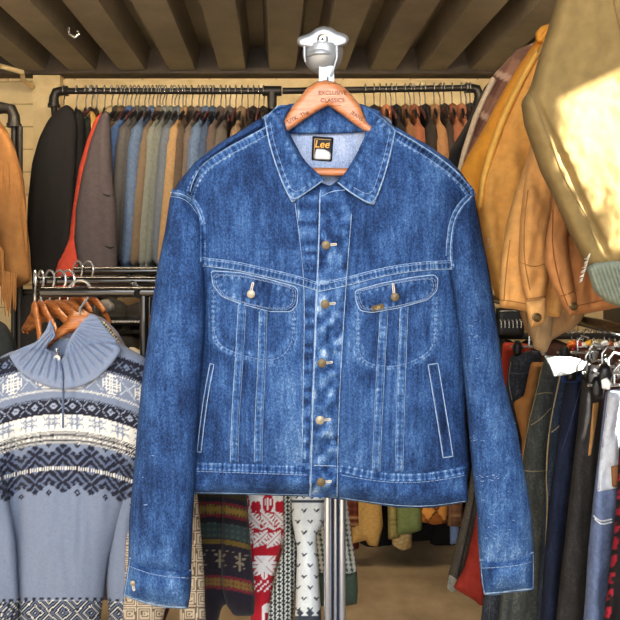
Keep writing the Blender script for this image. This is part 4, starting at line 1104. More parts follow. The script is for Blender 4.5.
# dark clutter behind the rack, left
def darkthing(name, label, cat, out, Y, rgb, th=.05, grp=None, **k):
    return pxgarment(name, label, cat, [('body', out, 0, dict(mat=cloth(rgb, **k), h=5, th=th, r=12))], Y, grp)
for i, (a, b, tp) in enumerate([(14,62,290), (56,104,300), (92,128,296), (122,166,300), (156,206,296)]):
    darkthing('dark_jacket', 'dark charcoal jacket in shade on the low rail under the black rack bars', 'jacket', [(a,tp+8),((a+b)/2,tp),(b,tp+8),(b+4,420),(b,540),(a,540)], 2.75, [S(34,32,30), S(28,26,26), S(42,40,36), S(36,32,28), S(30,30,34)][i], grp='dark jackets under the black rack bars')
ls = W(20, 292, 2.75); le = W(215, 292, 2.75)
o_ = MB().tube([(ls.x, 2.75, ls.z), (le.x, 2.75, le.z)], .014, 10).build('low_rail', PIPE); tag(o_, 'black low rail under the black rack bars holding dark jackets', 'clothes rail')
for q in (ls, le): MB().tube([(q.x, 2.75, q.z-.015), (q.x, 2.75, 0)], .014, 10).build('upright', PIPE, o_)
o_ = pxgarment('knitted_hat', 'small pale grey rounded cap on the dark shelf behind the sweater collar', 'hat', [('crown', [(98,306),(101,300),(108,299),(114,304),(115,311),(108,314),(99,313)], 0, dict(mat=cloth(S(112,108,104)), h=1.5, th=.03, r=7, rnd=3))], 2.55)
st = empty('studded_belt', W(124, 322, 2.5), 'dark belt with a row of silver studs laid behind the rack post', 'belt')
slab('strap', [(104,316),(142,316),(142,326),(104,326)], px_map(2.5), 2, .006, 2, cloth(S(34,30,28)), st, rnd=1)
for k in range(11):
    q = W(108+k*3.1, 321, 2.49); MB().lathe([(.0001, .010), (.006, .008), (.0078, 0), (.0078, -.004)], q, 'y', 12).build('stud', STEEL, st)
sh = empty('shelf', W(122, 345, 2.5), 'dark metal shelf edge standing behind the sweater and rack post', 'shelf')
a, b = W(96, 0, 2.5).x, W(146, 0, 2.5).x
for py in (316, 329, 352): MB().box((a, 2.47, W(0, py, 2.5).z-.015), (b, 2.69, W(0, py, 2.5).z)).build('board', BLACKM, sh, False)
for x in (a, b-.02): MB().box((x, 2.48, 0), (x+.02, 2.5, W(0, 300, 2.5).z)).build('upright', BLACKM, sh, False)
pxgarment('slouchy_bag', 'dark olive leather bag slumped on the shelf under the studded belt', 'bag', [('body', [(108,336),(120,330),(134,332),(140,338),(140,352),(106,352)], 0, dict(mat=cloth(S(62,58,46), rough=.5), h=2, th=.05, r=8))], 2.56)
bt = pxgarment('leather_holster', 'reddish brown leather strap with rounded end just left of the denim sleeve', 'strap', [
  ('strap', [(147,318),(151,314),(154,318),(153,326),(149,340),(147,350),(139,352),(140,345),(145,336)], 0, dict(mat=cloth(S(150,78,48), rough=.4), h=1.4, th=.012, r=4, rnd=3))], 1.9)

# ============================================================ CENTRE: patterned sweaters behind the jacket hem
def fairisle(u, v):
    w_ = v+3*np.sin((u-195)/18.)-.10*(u-220)
    out = np.tile(np.array(S(28,24,36)), (len(u), 1))
    R_, GO, TE, LE, OL = map(np.array, (S(98,28,42), S(118,98,46), S(58,74,68), S(120,112,94), S(62,58,38)))
    def b(a, c, col): out[(w_ >= a) & (w_ < c)] = col
    b(470, 500, OL*.6)
    b(505, 508, R_); b(508, 517, GO); b(517, 520, R_)
    m = (w_ >= 508) & (w_ < 517) & (np.floor(u/1.6) % 2 == 0) & (np.abs(w_-512.5) > 2.5); out[m] = OL
    b(526, 541, TE); m = (w_ >= 526) & (w_ < 541) & ((np.floor(u/3) % 2 == 0) | (np.floor(w_/3) % 2 == 0)); out[m] = np.array(S(44,58,62))
    b(542, 547, GO*.7)
    i = cell(u, 20); j = w_-562
    lf = (((np.abs(i)-np.abs(j)*.6-1.5)**2 < 2.4) & (j > -9) & (j < 6)) | ((np.abs(i) < .8) & (np.abs(j) < 9))
    lf &= (np.floor(j/2.6) % 2 == 0) | (np.abs(i) < .8)
    out[lf & (w_ > 550) & (w_ < 574)] = LE
    b(578, 581, R_); b(581, 589, GO*.8); b(589, 592, R_)
    m = (w_ > 581) & (w_ < 589) & (np.floor(u/2) % 2 == 0) & (np.floor(w_/2) % 2 == 0); out[m] = R_
    return out
RED = np.array(S(186,26,46)); WHT = np.array(S(240,238,240))
def redwhite(u, v):
    out = np.tile(WHT, (len(u), 1)); uc = u-268+(v-500)*.02
    def put(m): out[m] = RED
    def unput(m): out[m] = WHT
    # tree / heart band
    m = (v < 513); i = cell(uc, 24); j = v-504
    put(m & (np.hypot(i/5.5, (j+1)/10) < 1)); put(m & (np.hypot(np.abs(np.abs(i)-10)/3., (j-3)/6) < 1)); unput(m & (np.abs(i) < 1) & (np.abs(j-0) < 6)); unput(m & (np.abs(np.abs(i)-2.6) < .8) & (np.abs(j+2) < 3))
    m = (v >= 512) & (v < 552); put(m)
    put((v >= 552) & (v < 556)); 
    # leaves on red
    for (vc, off, s) in ((520, 0, 1), (539, 7, -1)):
        i = cell(uc+off, 14); j = v-vc; a = i*s+j*.7
        leaf = (np.abs(i*s*.8-j*.8)+np.abs(i*s*.5+j*.5)*.9 < 9) & ~((np.abs(i*s-j) < .5)) & ~((np.floor((i*s+j)/1.7) % 3 == 0) & (np.abs(i*s-j) > 4))
        unput(m & leaf)
    z = np.abs(cell(uc, 12))-6; unput(m & (np.abs(v-529.5-z*.55) < .9)); 
    # star
    m = (v >= 552) & (v < 580); j = v-565; i = cell(uc+2, 30); an = np.arctan2(j, i); rr = np.hypot(i, j)
    put(m & (rr > 14.5*(.62+.38*np.abs(np.cos(an*4)))))
    put(m & (np.abs(np.sin(an*4)) < .14) & (rr > 1.5) & (rr < 14))
    m = (v >= 580) & (v < 592); put(m); sp = (np.floor(uc/2.2)+np.floor(v/2.2)) % 3 == 0; unput(m & sp)
    m = (v >= 592); j = v-608; i = cell(uc-4, 34)
    put(m); deer = ((np.hypot((i+1)/7, (j)/5) < 1) | ((np.abs(np.abs(i+1)-5) < 1.4) & (j > 0)) | ((np.abs(i-5-(-j)*.15) < 2) & (j < 0) & (j > -11)) | (np.hypot((i-8)/3.4, (j+10)/2) < 1))
    unput(m & deer)
    return out
def greek(u, v):
    out = np.tile(np.array(S(202,188,164)), (len(u), 1)); BR = np.array(S(108,90,74))
    # column of square keys
    ax = u-(v-500)*.03
    per = 15.; i = cell(ax-186, per); j = cell(v-509, per)
    m = np.maximum(np.abs(i), np.abs(j)); k = ((m > 5.0) & (m < 6.2)) | ((m > 2.2) & (m < 3.4) & ~((i > 0) & (np.abs(j) < 1))) | (m < .9)
    out[k] = BR; out[m > 7.0] = BR*1.15; out[(m > 6.2) & (m < 7.0)] = np.array(S(222,208,184))
    return out
def birdseye(u, v):
    per = 4.2; i = cell(u, per); j = cell(v+(np.floor(u/per) % 2)*per/2, per)
    m = (np.hypot(i, j) < 1.45)[:, None]
    out = np.where(m, np.array(S(206,210,206)), np.array(S(30,40,44)))
    return out
def vees(u, v):
    base = np.tile(np.array(S(212,218,220)), (len(u), 1)); DKc = np.array(S(52,60,72))
    per = 12.5; row = np.floor(v/11.); i = cell(u+(row % 2)*per/2-4, per); j = (v % 11.)-5.5
    m = (np.abs(np.abs(i)-(-j)*.8-.3) < 1.0) & (j > -2.8) & (j < 1.3) & (np.abs(i) < 2.8)
    base[m & (v > 504)] = DKc
    base[(v > 500) & (v < 502.5)] = DKc
    k = np.abs(cell(u, 8))+np.abs(v-496); base[(k > 1.6) & (k < 3.2)] = DKc
    m = (v > 606); base[m & ((np.abs(cell(u, 10))+np.abs(v-613) < 4) | (v > 616))] = DKc
    return base
def greenwhite(u, v):
    out = np.tile(np.array(S(226,228,220)), (len(u), 1)); G_ = np.array(S(66,88,74))
    ax = u-(v-500)*.135; i = cell(ax-337, 5.4); j = cell(v, 5)
    out[(np.abs(i)+np.abs(j)*.7 < 2.0)] = G_; out[np.abs(np.abs(cell(ax-348, 100))) < .001] = G_
    return out
def sleevepair(name, label, cat, parts, Y, top):
    return pxgarment(name, label, cat, parts, Y, 'patterned sweaters behind the denim jacket')
nf = lambda s, a=.010: fsum(nfold(a, 9, 60, s), nfold(.002, 5, 14, s+1))
pxgarment('greek_key_cardigan', 'beige cardigan with brown square key pattern below the left denim cuff', 'cardigan', [
  ('body', [(150,330),(165,294),(190,330),(192,420),(176,592),(150,660),(138,640),(145,500)], .05, dict(mat=cloth(S(70,30,34)), h=6, th=.03, r=12, fold=nf(80))),
  ('sleeve', [(180,300),(192,310),(196,480),(200,520),(204,570),(207,660),(180,660),(178,560),(176,400)], 0, dict(mat=KN, h=1.1, th=.025, r=10, col=greek, fold=nf(81, .006))),
  ('sleeve', [(150,440),(160,430),(168,440),(172,560),(170,590),(158,640),(150,665),(118,665),(124,600),(126,540)], 0, dict(mat=KN, h=1.1, th=.025, r=10, col=greek, fold=nf(82, .006)))], 1.60)
pxgarment('fair_isle_sweater', 'dark navy, gold and maroon fair isle sweater with leaf motifs under the jacket hem', 'sweater', [
  ('body', [(196,320),(220,292),(246,320),(246,440),(247,500),(252,560),(252,590),(236,600),(222,606),(208,660),(206,640),(200,560),(196,500)], .02, dict(mat=KN, h=1.2, th=.03, r=12, col=fairisle, fold=nf(83))),
  ('sleeve', [(222,330),(240,320),(246,480),(250,540),(254,580),(255,600),(254,616),(234,616),(226,604),(221,585),(222,500)], -.02, dict(mat=KN, h=1.1, th=.026, r=9, col=fairisle, fold=nf(84, .007)))], 1.72)
pxgarment('red_christmas_sweater', 'red and white sweater with leaf, star and reindeer pattern under the jacket hem', 'sweater', [
  ('body', [(240,330),(266,292),(292,330),(292,500),(288,526),(280,556),(273,580),(268,660),(252,660),(250,600),(246,540),(243,490)], 0, dict(mat=KN, h=.95, th=.03, r=10, col=redwhite, fold=nf(85)))], 1.80)
pxgarment('birdseye_cardigan', 'black and white birdseye knit cardigan between the red and the white sweaters', 'cardigan', [
  ('body', [(280,330),(288,292),(300,330),(298,480),(291,523),(297,546),(296,580),(289,665),(262,665),(270,600),(278,566),(284,545)], 0, dict(mat=KN, h=.95, th=.022, r=7, col=birdseye, fold=nf(86, .006)))], 1.74)
pxgarment('chevron_sweater', 'pale blue-white sweater with small dark chevrons left of the chrome post', 'sweater', [
  ('body', [(290,330),(308,294),(328,330),(328,480),(326,520),(316,536),(318,560),(321,610),(322,665),(292,665),(296,600),(297,548),(292,520),(291,490)], 0, dict(mat=KN, h=.95, th=.035, r=12, col=vees, fold=nf(87)))], 1.64)
t, rs_ = pxgarment('green_cuff_sweater', 'white and green patterned sweater sleeve with a plain dark green cuff around the chrome post', 'sweater', [
  ('sleeve', [(316,340),(332,294),(342,340),(345,480),(351,530),(357,574),(338,578),(316,574),(315,500)], 0, dict(mat=KN, h=1.1, th=.035, r=12, col=greenwhite, fold=nf(88, .006))),
  ('cuff', [(316,571),(338,575),(357,571),(358,590),(357,604),(340,607),(319,606),(317,590)], -.004, dict(mat=cloth(S(72,86,74), scale=140), h=1.2, th=.036, r=10, rnd=3, fold=lambda u, v: .0016*np.sin(u*1.5)))], 1.78)

# ============================================================ RIGHT: work jackets on the upper right rail
zr2 = 2.2; xr2 = .80
u1 = empty('ceiling_rail', (xr2, 1.3, 2.2), 'black ceiling hung rail running front to back above the tan work jackets', 'clothes rail')
MB().tube([(xr2, .55, zr2), (xr2, 2.05, zr2)], .016, 12).build('pipe', PIPE, u1)
for y in (.62, 1.8): MB().tube([(xr2, y, zr2+.014), (xr2, y, 2.66)], .012, 10).build('drop_rod', PIPE, u1)
CAN = lambda rgb, **k: cloth(rgb, var=.15, scale=40, bump=.4, **k)
GRP = 'work jackets on the upper right rail'
def fold_(s, a=.012, su=14, sv=60): return fsum(nfold(a*1.5, su, sv, s), nfold(a*.45, su*.4, 14, s+1), nfold(a*.8, su*1.5, su*2.2, s+2))
# black edge garment and plaid shearling
pxgarment('black_garment', 'narrow black garment between the back rail elbow and the plaid shearling jacket', 'coat', [
  ('body', [(548,46),(520,64),(486,84),(478,100),(466,124),(450,150),(444,180),(444,240),(520,240),(520,100)], 0, dict(mat=DK, h=6, th=.03, r=10))], 2.0, GRP)
t, rs_ = pxgarment('shearling_jacket', 'brown blanket plaid jacket with cream shearling edge, farthest of the right hand jackets', 'jacket', [
  ('body', [(548,38),(530,44),(516,50),(505,62),(494,74),(485,92),(474,116),(464,150),(458,180),(458,250),(560,250),(560,60)], 0, dict(mat=ATT, h=2, th=.04, r=14, col=plaid(S(150,106,80), S(96,62,48), S(196,160,130), 34, 24, 44), fold=fold_(90), rnd=10)),
  ('shearling_edge', [(492,76),(484,92),(473,116),(462,150),(456,176),(460,178),(468,152),(479,118),(489,96),(497,80)], -.035, dict(mat=cloth(S(222,196,158), bump=.8, scale=120), h=1.6, th=.012, r=4, rnd=3))], 1.74, GRP)
pxgarment('mustard_jacket', 'deep mustard orange canvas jacket with gathered neck, left edge of the tan jackets', 'jacket', [
  ('body', [(552,25),(540,28),(536,40),(524,58),(512,76),(498,100),(486,124),(472,148),(460,170),(458,260),(540,260),(580,120),(580,30)], 0, dict(mat=CAN(S(214,142,46)), h=3.5, th=.04, r=16, fold=fold_(92), rnd=10)),
  ('collar', [(551,23),(541,26),(535,33),(536,42),(546,46),(560,40),(562,26)], -.04, dict(mat=CAN(S(226,154,58)), h=1.6, th=.02, r=6, rnd=5, fold=lambda u, v: .004*np.sin((u+v)*.9)))], 1.58, GRP)
pxgarment('ochre_jacket', 'ochre yellow canvas jacket with bright front edge next to the denim shoulder', 'jacket', [
  ('body', [(560,30),(545,40),(535,52),(518,82),(506,106),(496,128),(486,156),(480,182),(478,205),(482,240),(490,280),(497,300),(560,300),(590,120)], 0, dict(mat=CAN(S(212,152,76)), h=3.5, th=.05, r=16, fold=fold_(94, .018, 18, 80), rnd=10)),
  ('front_edge', [(536,48),(518,79),(507,101),(497,124),(487,152),(480,180),(477,206),(480,212),(484,204),(488,180),(496,154),(505,128),(516,102),(528,78),(541,54)], -.030, dict(mat=CAN(S(232,176,84)), h=2, th=.020, r=6, rnd=4))], 1.47, GRP)
def btn(par, px, py, Y, r=.0085, mat=None):
    q = W(px, py, Y); MB().lathe([(r*.5, -.006), (r, -.002), (r, .001), (r*.7, .002), (r*.5, .0005), (.0003, .0008)], q, 'y', 20).build('button', mat or plain('dark_brass', S(92, 72, 44), .4, .8), par)
t, rs_ = pxgarment('tan_work_jacket', 'light tan work jacket whose buttoned sleeve hangs down in front of the others', 'jacket', [
  ('body', [(540,110),(526,160),(514,196),(506,225),(501,260),(499,290),(500,308),(514,309),(528,312),(560,318),(580,250),(580,110)], 0, dict(mat=CAN(S(204,152,88)), h=3, th=.035, r=12, fold=fold_(96), rnd=8)),
  ('sleeve', [(532,140),(524,185),(520,220),(518,262),(522,285),(527,305),(531,328),(540,326),(545,321),(546,300),(549,276),(551,240),(556,200),(566,150)], -.055, dict(mat=CAN(S(204,150,88)), h=2.4, th=.032, r=11, fold=fsum(fold_(98, .010), lambda u, v: .004*np.sin(v/3.6+u*.12)*g(v, 285, 16)), rnd=7))], 1.26, GRP)
s_ = rs_[1]
def wseam(par, pts, Y, rgb=S(150, 104, 56), w=.0010):
    P = resample(smoothline(pts, 2), 4, False); q = surf(bvh_of(par), P[:, 0], P[:, 1], .0008, Y); MB().tube(list(q), w, 6).build('seam', cloth(rgb), par)
wseam(rs_[0], [(500,300),(512,301),(526,304)], 1.22); wseam(rs_[0], [(510,240),(506,270),(504,300)], 1.22)
wseam(s_, [(528,190),(524,225),(524,260),(530,290)], 1.17); wseam(s_, [(526,299),(536,298),(545,296)], 1.17); wseam(s_, [(520,262),(534,268),(549,262)], 1.17, w=.0008)
slab('cuff', [(525,301),(546,297),(547,310),(545,322),(531,328),(527,314)], px_map(1.18), 1.6, .020, 8, CAN(S(206,156,96)), s_, rnd=2, fold=nfold(.003, 5, 5, 4)); btn(s_, 537, 317.5, 1.155)
t, rs_ = pxgarment('brown_work_jacket', 'mid brown canvas jacket with frayed hem and snap cuff under the khaki coat', 'jacket', [
  ('body', [(556,130),(552,190),(550,240),(556,290),(574,316),(600,311),(640,304),(680,300),(680,130)], 0, dict(mat=CAN(S(168,112,66)), h=3, th=.03, r=12, fold=fold_(100), rnd=8)),
  ('sleeve', [(556,150),(553,200),(546,238),(544,262),(552,285),(562,305),(569,316),(578,314),(577,300),(572,270),(568,240),(574,180)], -.035, dict(mat=CAN(S(182,124,74)), h=2.4, th=.028, r=10, fold=fold_(102, .010), rnd=7))], 1.12, GRP)
btn(rs_[1], 573.5, 306.5, 1.054, .007)
wseam(rs_[1], [(553,210),(552,250),(560,285),(568,306)], 1.05, S(128,80,42)); wseam(rs_[0], [(576,306),(600,301),(618,297)], 1.08, S(120,76,40)); wseam(rs_[1], [(561,296),(569,294),(577,290)], 1.05, S(128,80,42))
pxgarment('faded_tan_jacket', 'faded brown-grey jacket with tattered hem hanging lowest, beneath the tan ones', 'jacket', [
  ('body', [(524,260),(519,300),(520,314),(525,330),(531,338),(534,348),(546,353),(552,340),(562,334),(572,330),(582,320),(588,308),(620,300),(620,260)], 0, dict(mat=CAN(S(152,116,78)), h=2.4, th=.028, r=9, fold=fold_(104, .010, 8, 20), rnd=4)),
  ('sleeve', [(530,270),(526,320),(531,337),(534,349),(546,353),(551,338),(556,300),(556,270)], -.03, dict(mat=CAN(S(160,130,92)), h=2.4, th=.02, r=8, fold=fold_(105, .006, 6, 12), rnd=4))], 1.345+.05, GRP)
t, rs_ = pxgarment('khaki_coat', 'large faded khaki canvas coat in the sun with ribbed grey cuff, nearest at right', 'coat', [
  ('body', [(562,-40),(556,0),(548,28),(538,60),(530,88),(521,103),(524,125),(533,151),(540,171),(552,195),(566,226),(577,248),(587,268),(600,272),(650,268),(800,250),(870,-150),(842,-190),(795,-190),(740,-165),(600,-90)], -.01, dict(mat=CAN(S(122,101,61)), h=2.2, th=.045, r=18, fold=fsum(fold_(106, .006, 30, 90), nfold(.0016, 6, 8, 109), lambda u, v: -.010*g((u-530)-(v-88)*.46, 0, 4)), rnd=7))], .97, GRP)
kb = bvh_of(*rs_)
SEAMK = cloth(S(122,96,60))
mb = MB()
for L in ([(530,88),(538,108),(546,130),(556,158),(566,182),(580,206),(590,222)],):
    P = resample(smoothline(L, 2), 4, False); q = surf(kb, P[:, 0], P[:, 1], .0012, .95); mb.tube(list(q), .0011, 6)
mb.build('seam', SEAMK, rs_[0])
mb = MB(); P = resample(smoothline([(612,-10),(616,12),(624,40)], 2), 4, False); q = surf(kb, P[:, 0], P[:, 1], .0012, .95); mb.tube(list(q), .0011, 6); mb.build('seam', SEAMK, rs_[0])
slab('ribbed_cuff', [(586,268),(594,262),(610,260),(640,258),(644,310),(622,308),(606,302),(594,292)], px_map(.935), 1.0, .022, 9, cloth(S(118,124,108), scale=140), rs_[0], rnd=5, fold=lambda u, v: .0040*np.sin((u-(v-260)*.35)*1.5))
mb = MB(); R = random.Random(4)
for k in range(16):
    tt = k/15; q = W(590-tt*8+0, 254+tt*26, .905); l = R.uniform(.004, .009)
    mb.tube([q, q+Vector((-l*.9, -.004, -l*.15+R.uniform(-.003, .003)))], [.0011, .0003], 5)
mb.build('torn_lining', cloth(S(196,190,172)), rs_[0])

# ============================================================ RIGHT: trousers on the lower rail
zr3 = 1.36
lo = empty('trouser_rail', (W(600, 0, 1.6).x, 1.6, 0), 'black rail of trousers running back along the right side below the work jackets', 'clothes rail')
def rx(Y): return .62+.04*(Y-1.2)
MB().tube([(rx(1.05), 1.05, zr3), (rx(2.3), 2.3, zr3)], .014, 12).build('pipe', BLACKM, lo)
for y in (1.06, 2.29): MB().tube([(rx(y), y, zr3-.012), (rx(y), y, 0)], .014, 12).build('upright', BLACKM, lo)
TG = 'trousers on the lower right rail'
def denimx(name, c, l): return denim_mat(name, [(0, tuple(x*.5 for x in c)), (.45, c), (1, l)], .5, 300)
DG = denimx('charcoal_denim', S(52,58,68), S(120,128,140)); DB = denimx('dark_blue_denim', S(44,56,74), S(116,134,156)); DGR = denimx('grey_green_denim', S(70,74,72), S(128,130,124)); DNV = denimx('navy_twill', S(30,37,58), S(60,70,98)); DCH = denimx('charcoal_twill', S(50,48,48), S(92,88,84))
def tr(name, label, out, Y, mat, seed, th=.035, r=11, h=3.5, fd=.42, extra=(), cat='trousers', **k):
    fade = (lambda u, v: fd+.12*np.array(nfold(1, 8, 30, seed)(u, v))) if 'denim' in mat.name or 'twill' in mat.name else None
    t, rs = pxgarment(name, label, cat, [('legs', out, 0, dict(mat=mat, h=h, th=th, r=r, fold=fold_(seed, .012, 9, 70), rnd=5, fade=fade, **k))], Y, TG)
    return t, rs[0]
def seamline(par, pts, Y, rgb, w=.0016, off=.0015, name='seam'):
    b = bvh_of(par); P = resample(smoothline(pts, 2), 4, False); q = surf(b, P[:, 0], P[:, 1], off, Y-.03)
    return MB().tube(list(q), w, 6).build(name, cloth(rgb), par)
t, o = tr('red_trousers', 'brick red trousers seen above and below the right denim sleeve', [(503,342),(531,344),(530,380),(512,450),(500,520),(492,590),(482,607),(474,600),(453,588),(464,568),(470,545),(474,528),(487,450),(500,375)], 2.02, CAN(S(164,54,42)), 120)
t, o = tr('grey_jeans', 'grey brown jeans with turned-up hem left of the red trousers', [(484,372),(503,380),(494,470),(478,540),(468,572),(455,590),(450,588),(448,576),(455,548),(467,500),(476,440)], 2.12, denimx('grey_brown_denim', S(84,80,74), S(140,132,120)), 122)
seamline(o, [(488,400),(478,480),(466,540),(458,576)], 2.12, S(50,48,46), .003)
patch('turned_hem', [(449,574),(458,580),(466,573),(460,588),(452,593),(447,588)], bvh_of(o), .006, 1.5, denimx('pale_denim', S(150,150,142), S(190,188,178)), o, fade=lambda u, v: .5+0*u, default=2.1)
t, o = tr('charcoal_jeans', 'charcoal black jeans with faded waist, left of the brown canvas trousers', [(510,356),(532,350),(541,352),(540,372),(530,400),(524,440),(520,500),(512,560),(504,660),(476,660),(488,560),(498,480),(503,420),(507,380)], 1.86, DG, 124)
seamline(o, [(511,362),(508,380),(512,400)], 1.86, S(120,122,126)); seamline(o, [(509,373),(522,374),(538,370)], 1.86, S(84,86,92), .002)
seamline(o, [(494,500),(492,560),(489,620)], 1.86, S(96,98,100), .001)
t, o = tr('brown_canvas_trousers', 'tan brown canvas trousers in a narrow gap between two pairs of jeans', [(531,362),(544,362),(543,400),(538,430),(534,500),(520,500),(522,440),(513,402),(524,396)], 1.78, CAN(S(166,116,66)), 126)
t, o = tr('carpenter_jeans', 'grey green carpenter jeans with slanted hammer pocket seams', [(546,356),(562,358),(560,400),(552,450),(550,520),(550,600),(546,660),(494,660),(504,560),(518,490),(527,425),(538,378)], 1.70, DGR, 128, fd=.44)
for L in ([(543,362),(536,395),(528,425),(519,480)], [(531,425),(540,420),(551,408)], [(534,395),(546,392),(557,394)], [(521,470),(534,472),(548,470)]): seamline(o, L, 1.70, S(150,138,108), .0014)
t, o = tr('dark_blue_jeans', 'dark blue jeans with a pale tan side seam left of the navy trousers', [(556,362),(572,362),(570,400),(562,450),(556,520),(553,590),(550,660),(534,660),(540,560),(546,480),(550,420)], 1.62, DB, 130)
seamline(o, [(560,376),(553,410),(548,440),(546,480),(548,500),(545,560),(544,610)], 1.62, S(176,156,120), .002); seamline(o, [(552,432),(560,426),(566,416)], 1.62, S(160,150,126), .0016)
t, o = tr('navy_trousers', 'plain dark navy trousers between blue jeans and charcoal trousers', [(566,374),(590,372),(588,400),(578,440),(570,500),(562,580),(558,660),(538,660),(544,560),(548,510),(558,436)], 1.52, DNV, 132, fd=.36)
seamline(o, [(581,384),(572,420),(562,450)], 1.52, S(58,66,96), .0012)
patch('waistband', [(562,371),(591,370),(590,382),(561,383)], bvh_of(o), .004, 1.5, denimx('cobalt_denim', S(40,60,108), S(70,92,140)), o, fade=lambda u, v: .5+0*u, default=1.5)
t, o = tr('charcoal_trousers', 'charcoal trousers with a tan zip seam, right of the navy pair', [(582,378),(604,378),(603,400),(599,450),(593,520),(588,600),(584,660),(552,660),(560,580),(569,500),(577,430)], 1.44, DCH, 134, fd=.40)
patch('tan_seam', [(593,403),(599,402),(596,425),(591,455),(588,456),(591,425)], bvh_of(o), .004, 1.2, CAN(S(190,142,88)), o, rnd=2, default=1.4)
t, o = tr('pale_blue_trousers', 'pale blue cotton trousers with a pocket, bright waist in the sun at right', [(606,390),(626,388),(626,450),(622,490),(615,530),(610,590),(606,660),(580,660),(585,600),(588,550),(593,500),(600,440)], 1.32, cloth(S(106,122,158), var=.25, scale=90), 136, th=.03)
WB_ = patch('sunlit_waist', [(608,391),(624,390),(624,440),(618,488),(597,492),(600,455),(605,420)], bvh_of(o), .003, 2, cloth(S(206,214,226)), o, default=1.3)  # white patch puts the sun's gloss on the waist into the colour
for L in ([(594,516),(600,522),(612,519)], [(595,519),(601,525),(612,522)]): seamline(o, L, 1.32, S(232,236,240), .0016, name='pocket_edge')
def hearts(u, v):
    out = np.tile(np.array(S(30,26,28)), (len(u), 1)); i = cell(u-(620-(v-490)*.10), 100); j = cell(v, 17)
    q = nfold(1, 5, 6, 77)(u, v); out[(np.abs(i) < 3.6) & (np.abs(j) < 5.5+3*q) & (q > -.25) & (np.abs(i+j*.3) < 3.2)] = np.array(S(160,34,50)); return out
t, rs = pxgarment('patterned_trousers', 'black trousers with red painted shapes down the edge, at the right border', 'trousers', [
  ('legs', [(622,400),(640,400),(660,660),(600,660),(606,600),(611,560),(616,510),(619,450)], 0, dict(mat=ATT, h=1.8, th=.03, r=9, col=hearts, fold=fold_(138)))], 1.22, TG)
pxgarment('brown_belt', 'brown leather patch hanging between the pale blue and patterned trousers', 'belt', [('strap', [(611,466),(624,464),(624,486),(612,487)], 0, dict(mat=cloth(S(150,104,68)), h=2, th=.01, r=3, rnd=1))], 1.265)
# clip hangers above the waists
def clip_hanger(px, py, Y, label, s=1.0, body=CHROME):
    q = W(px, py, Y); t = empty('clip_hanger', q, label, 'hanger', 'clip hangers on the lower right rail')
    y = Y-.01
    MB().tube([(q.x-.055*s, y, q.z), (q.x+.055*s, y, q.z)], .0035, 8).build('bar', STEEL, t)
    MB().tube([(q.x, y, q.z), (q.x, y, q.z+.03*s), (q.x+.012, y, q.z+.045*s), (q.x+.028, y, q.z+.040*s)], .0028, 8).build('hook', STEEL, t)
    for sx in (-.035, .04):
        c = slab('clip', [(q.x+sx*s-.012, q.z-.030*s), (q.x+sx*s+.012, q.z-.030*s), (q.x+sx*s+.016, q.z), (q.x+sx*s+.007, q.z+.018*s), (q.x+sx*s-.007, q.z+.018*s), (q.x+sx*s-.016, q.z)], lambda u, v, d: np.c_[u, y-d+0*u, v], .006, .010, .007, body if sx > 0 else DARKP, t, rnd=.004)
    return t
CLB = ['over the charcoal jeans', 'above the white card, rear', 'above the white card, front', 'above the navy trousers', 'right of the white card', 'over the charcoal trousers', 'over the pale blue trousers', 'at the right border']
for i, (px, py, Y) in enumerate([(528,346,1.86), (576,352,1.66), (588,360,1.58), (584,368,1.48), (600,366,1.42), (606,372,1.36), (612,384,1.30), (620,372,1.24)]):
    clip_hanger(px, py, Y, 'chrome and black clip hanger '+CLB[i], 1.0)
cd = pxgarment('white_card', 'bright white glossy size card hanging on the trouser rail above the carpenter jeans', 'card', [('sheet', [(544,355.5),(572,357),(588,361),(582,370),(566,375),(554,377),(550,366)], 0, dict(mat=plain('gloss_white', S(238,246,244), .25), h=2, th=.0015, r=1.5, rnd=1.5))], 1.40)
cd = pxgarment('price_tag', 'crumpled white price tag under the clips at right', 'tag', [('sheet', [(601,380),(607,377),(612,384),(610,390),(602,389)], 0, dict(mat=plain('tag_white', S(226,226,222), .6), h=1.5, th=.001, r=1, rnd=1, fold=nfold(.003, 4, 4, 3)))], 1.20)
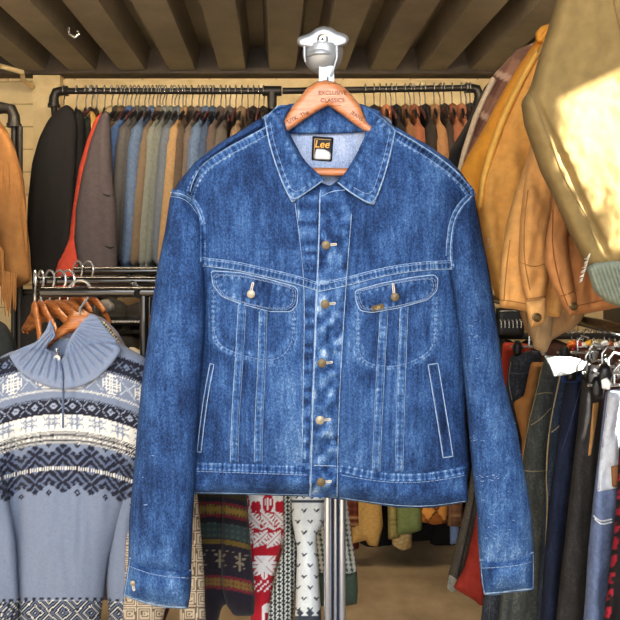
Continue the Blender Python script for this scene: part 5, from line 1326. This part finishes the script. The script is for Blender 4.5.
# far rack of bright hangers behind
fr = empty('far_rack', W(600, 620, 2.55), 'dark rack far right with colourful hanger tops, behind the trouser rail', 'clothes rack')
fz = W(0, 336, 2.55).z
MB().tube([(W(500, 0, 2.55).x, 2.55, fz), (1.5, 2.55, fz)], .014, 10).build('pipe', PIPE, fr)
for x in (W(503, 0, 2.55).x, 1.48): MB().tube([(x, 2.55, fz-.012), (x, 2.55, 0)], .014, 10).build('upright', PIPE, fr)
CH = [('orange', S(214,110,40)), ('red', S(190,50,40)), ('white', S(226,222,214)), ('yellow', S(222,170,60)), ('white', S(230,230,226)), ('grey', S(150,150,150)), ('white', S(224,226,230)), ('brown', S(150,86,50)), ('white', S(232,232,230)), ('grey', S(170,168,164)), ('white', S(228,228,226)), ('brown', S(120,66,40))]
for k, (nm, c) in enumerate(CH):
    px = 572+k*5.4; q = W(px, 334+(k % 3), 2.53)
    t = empty('hanger_top', (q.x, q.y, q.z-.06), '%s plastic hanger shoulder in the bright row on the far right rack' % nm, 'hanger', '%s hangers on the far right rack' % nm)
    MB().tube([(q.x-.008, q.y+.02, q.z+.0), (q.x, q.y+.02, q.z+.018), (q.x+.010, q.y+.02, q.z+.012), (q.x+.004, q.y+.01, q.z-.012), (q.x, q.y, q.z-.025)], .003, 6).build('hook', STEEL, t)
    slab('shoulder', [(q.x-.026, q.z-.055), (q.x-.012, q.z-.030), (q.x+.010, q.z-.022), (q.x+.026, q.z-.048), (q.x+.020, q.z-.062), (q.x, q.z-.045), (q.x-.020, q.z-.068)], lambda u, v, d: np.c_[u, q.y-d+0*u, v], .01, .012, .012, plain('hanger_'+nm, c, .35), t, rnd=.01)
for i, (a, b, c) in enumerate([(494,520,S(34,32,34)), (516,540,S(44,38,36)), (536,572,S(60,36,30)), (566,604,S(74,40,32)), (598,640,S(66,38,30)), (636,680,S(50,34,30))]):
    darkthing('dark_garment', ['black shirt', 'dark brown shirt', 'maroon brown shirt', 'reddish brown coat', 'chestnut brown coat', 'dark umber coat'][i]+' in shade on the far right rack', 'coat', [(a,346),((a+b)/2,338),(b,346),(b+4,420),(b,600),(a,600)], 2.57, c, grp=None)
# hanging row with dotted white size rings at far right, beside the denim sleeve
sr_ = empty('hook_strip', W(508, 330, 2.5), 'dark strip with a row of small steel pegs just right of the denim sleeve', 'rack')
slab('strip', [(496,308),(524,308),(524,338),(496,338)], px_map(2.53), 3, .01, 2, DARKP, sr_, rnd=1)
for k in range(6):
    q = W(500+k*4, 320, 2.48); MB().tube([q, q+Vector((0, -.012, -.004)), q+Vector((0, -.014, -.03))], .003, 6).build('peg', STEEL, sr_)
# ============================================================ CAMERA
cam = bpy.data.cameras.new('camera'); co = bpy.data.objects.new('camera', cam); COL.objects.link(co)
co.location = (0, 0, CZ); co.rotation_euler = (math.pi/2, 0, 0)
cam.sensor_width = 36; cam.lens = 36*F/620; cam.shift_y = -(310-HY)/620
cam.clip_start = .02; SC.camera = co
vs = SC.view_settings; vs.view_transform = 'Standard'; vs.look = 'None'; vs.gamma = 1; vs.exposure = 0.0; vs.use_curve_mapping = False
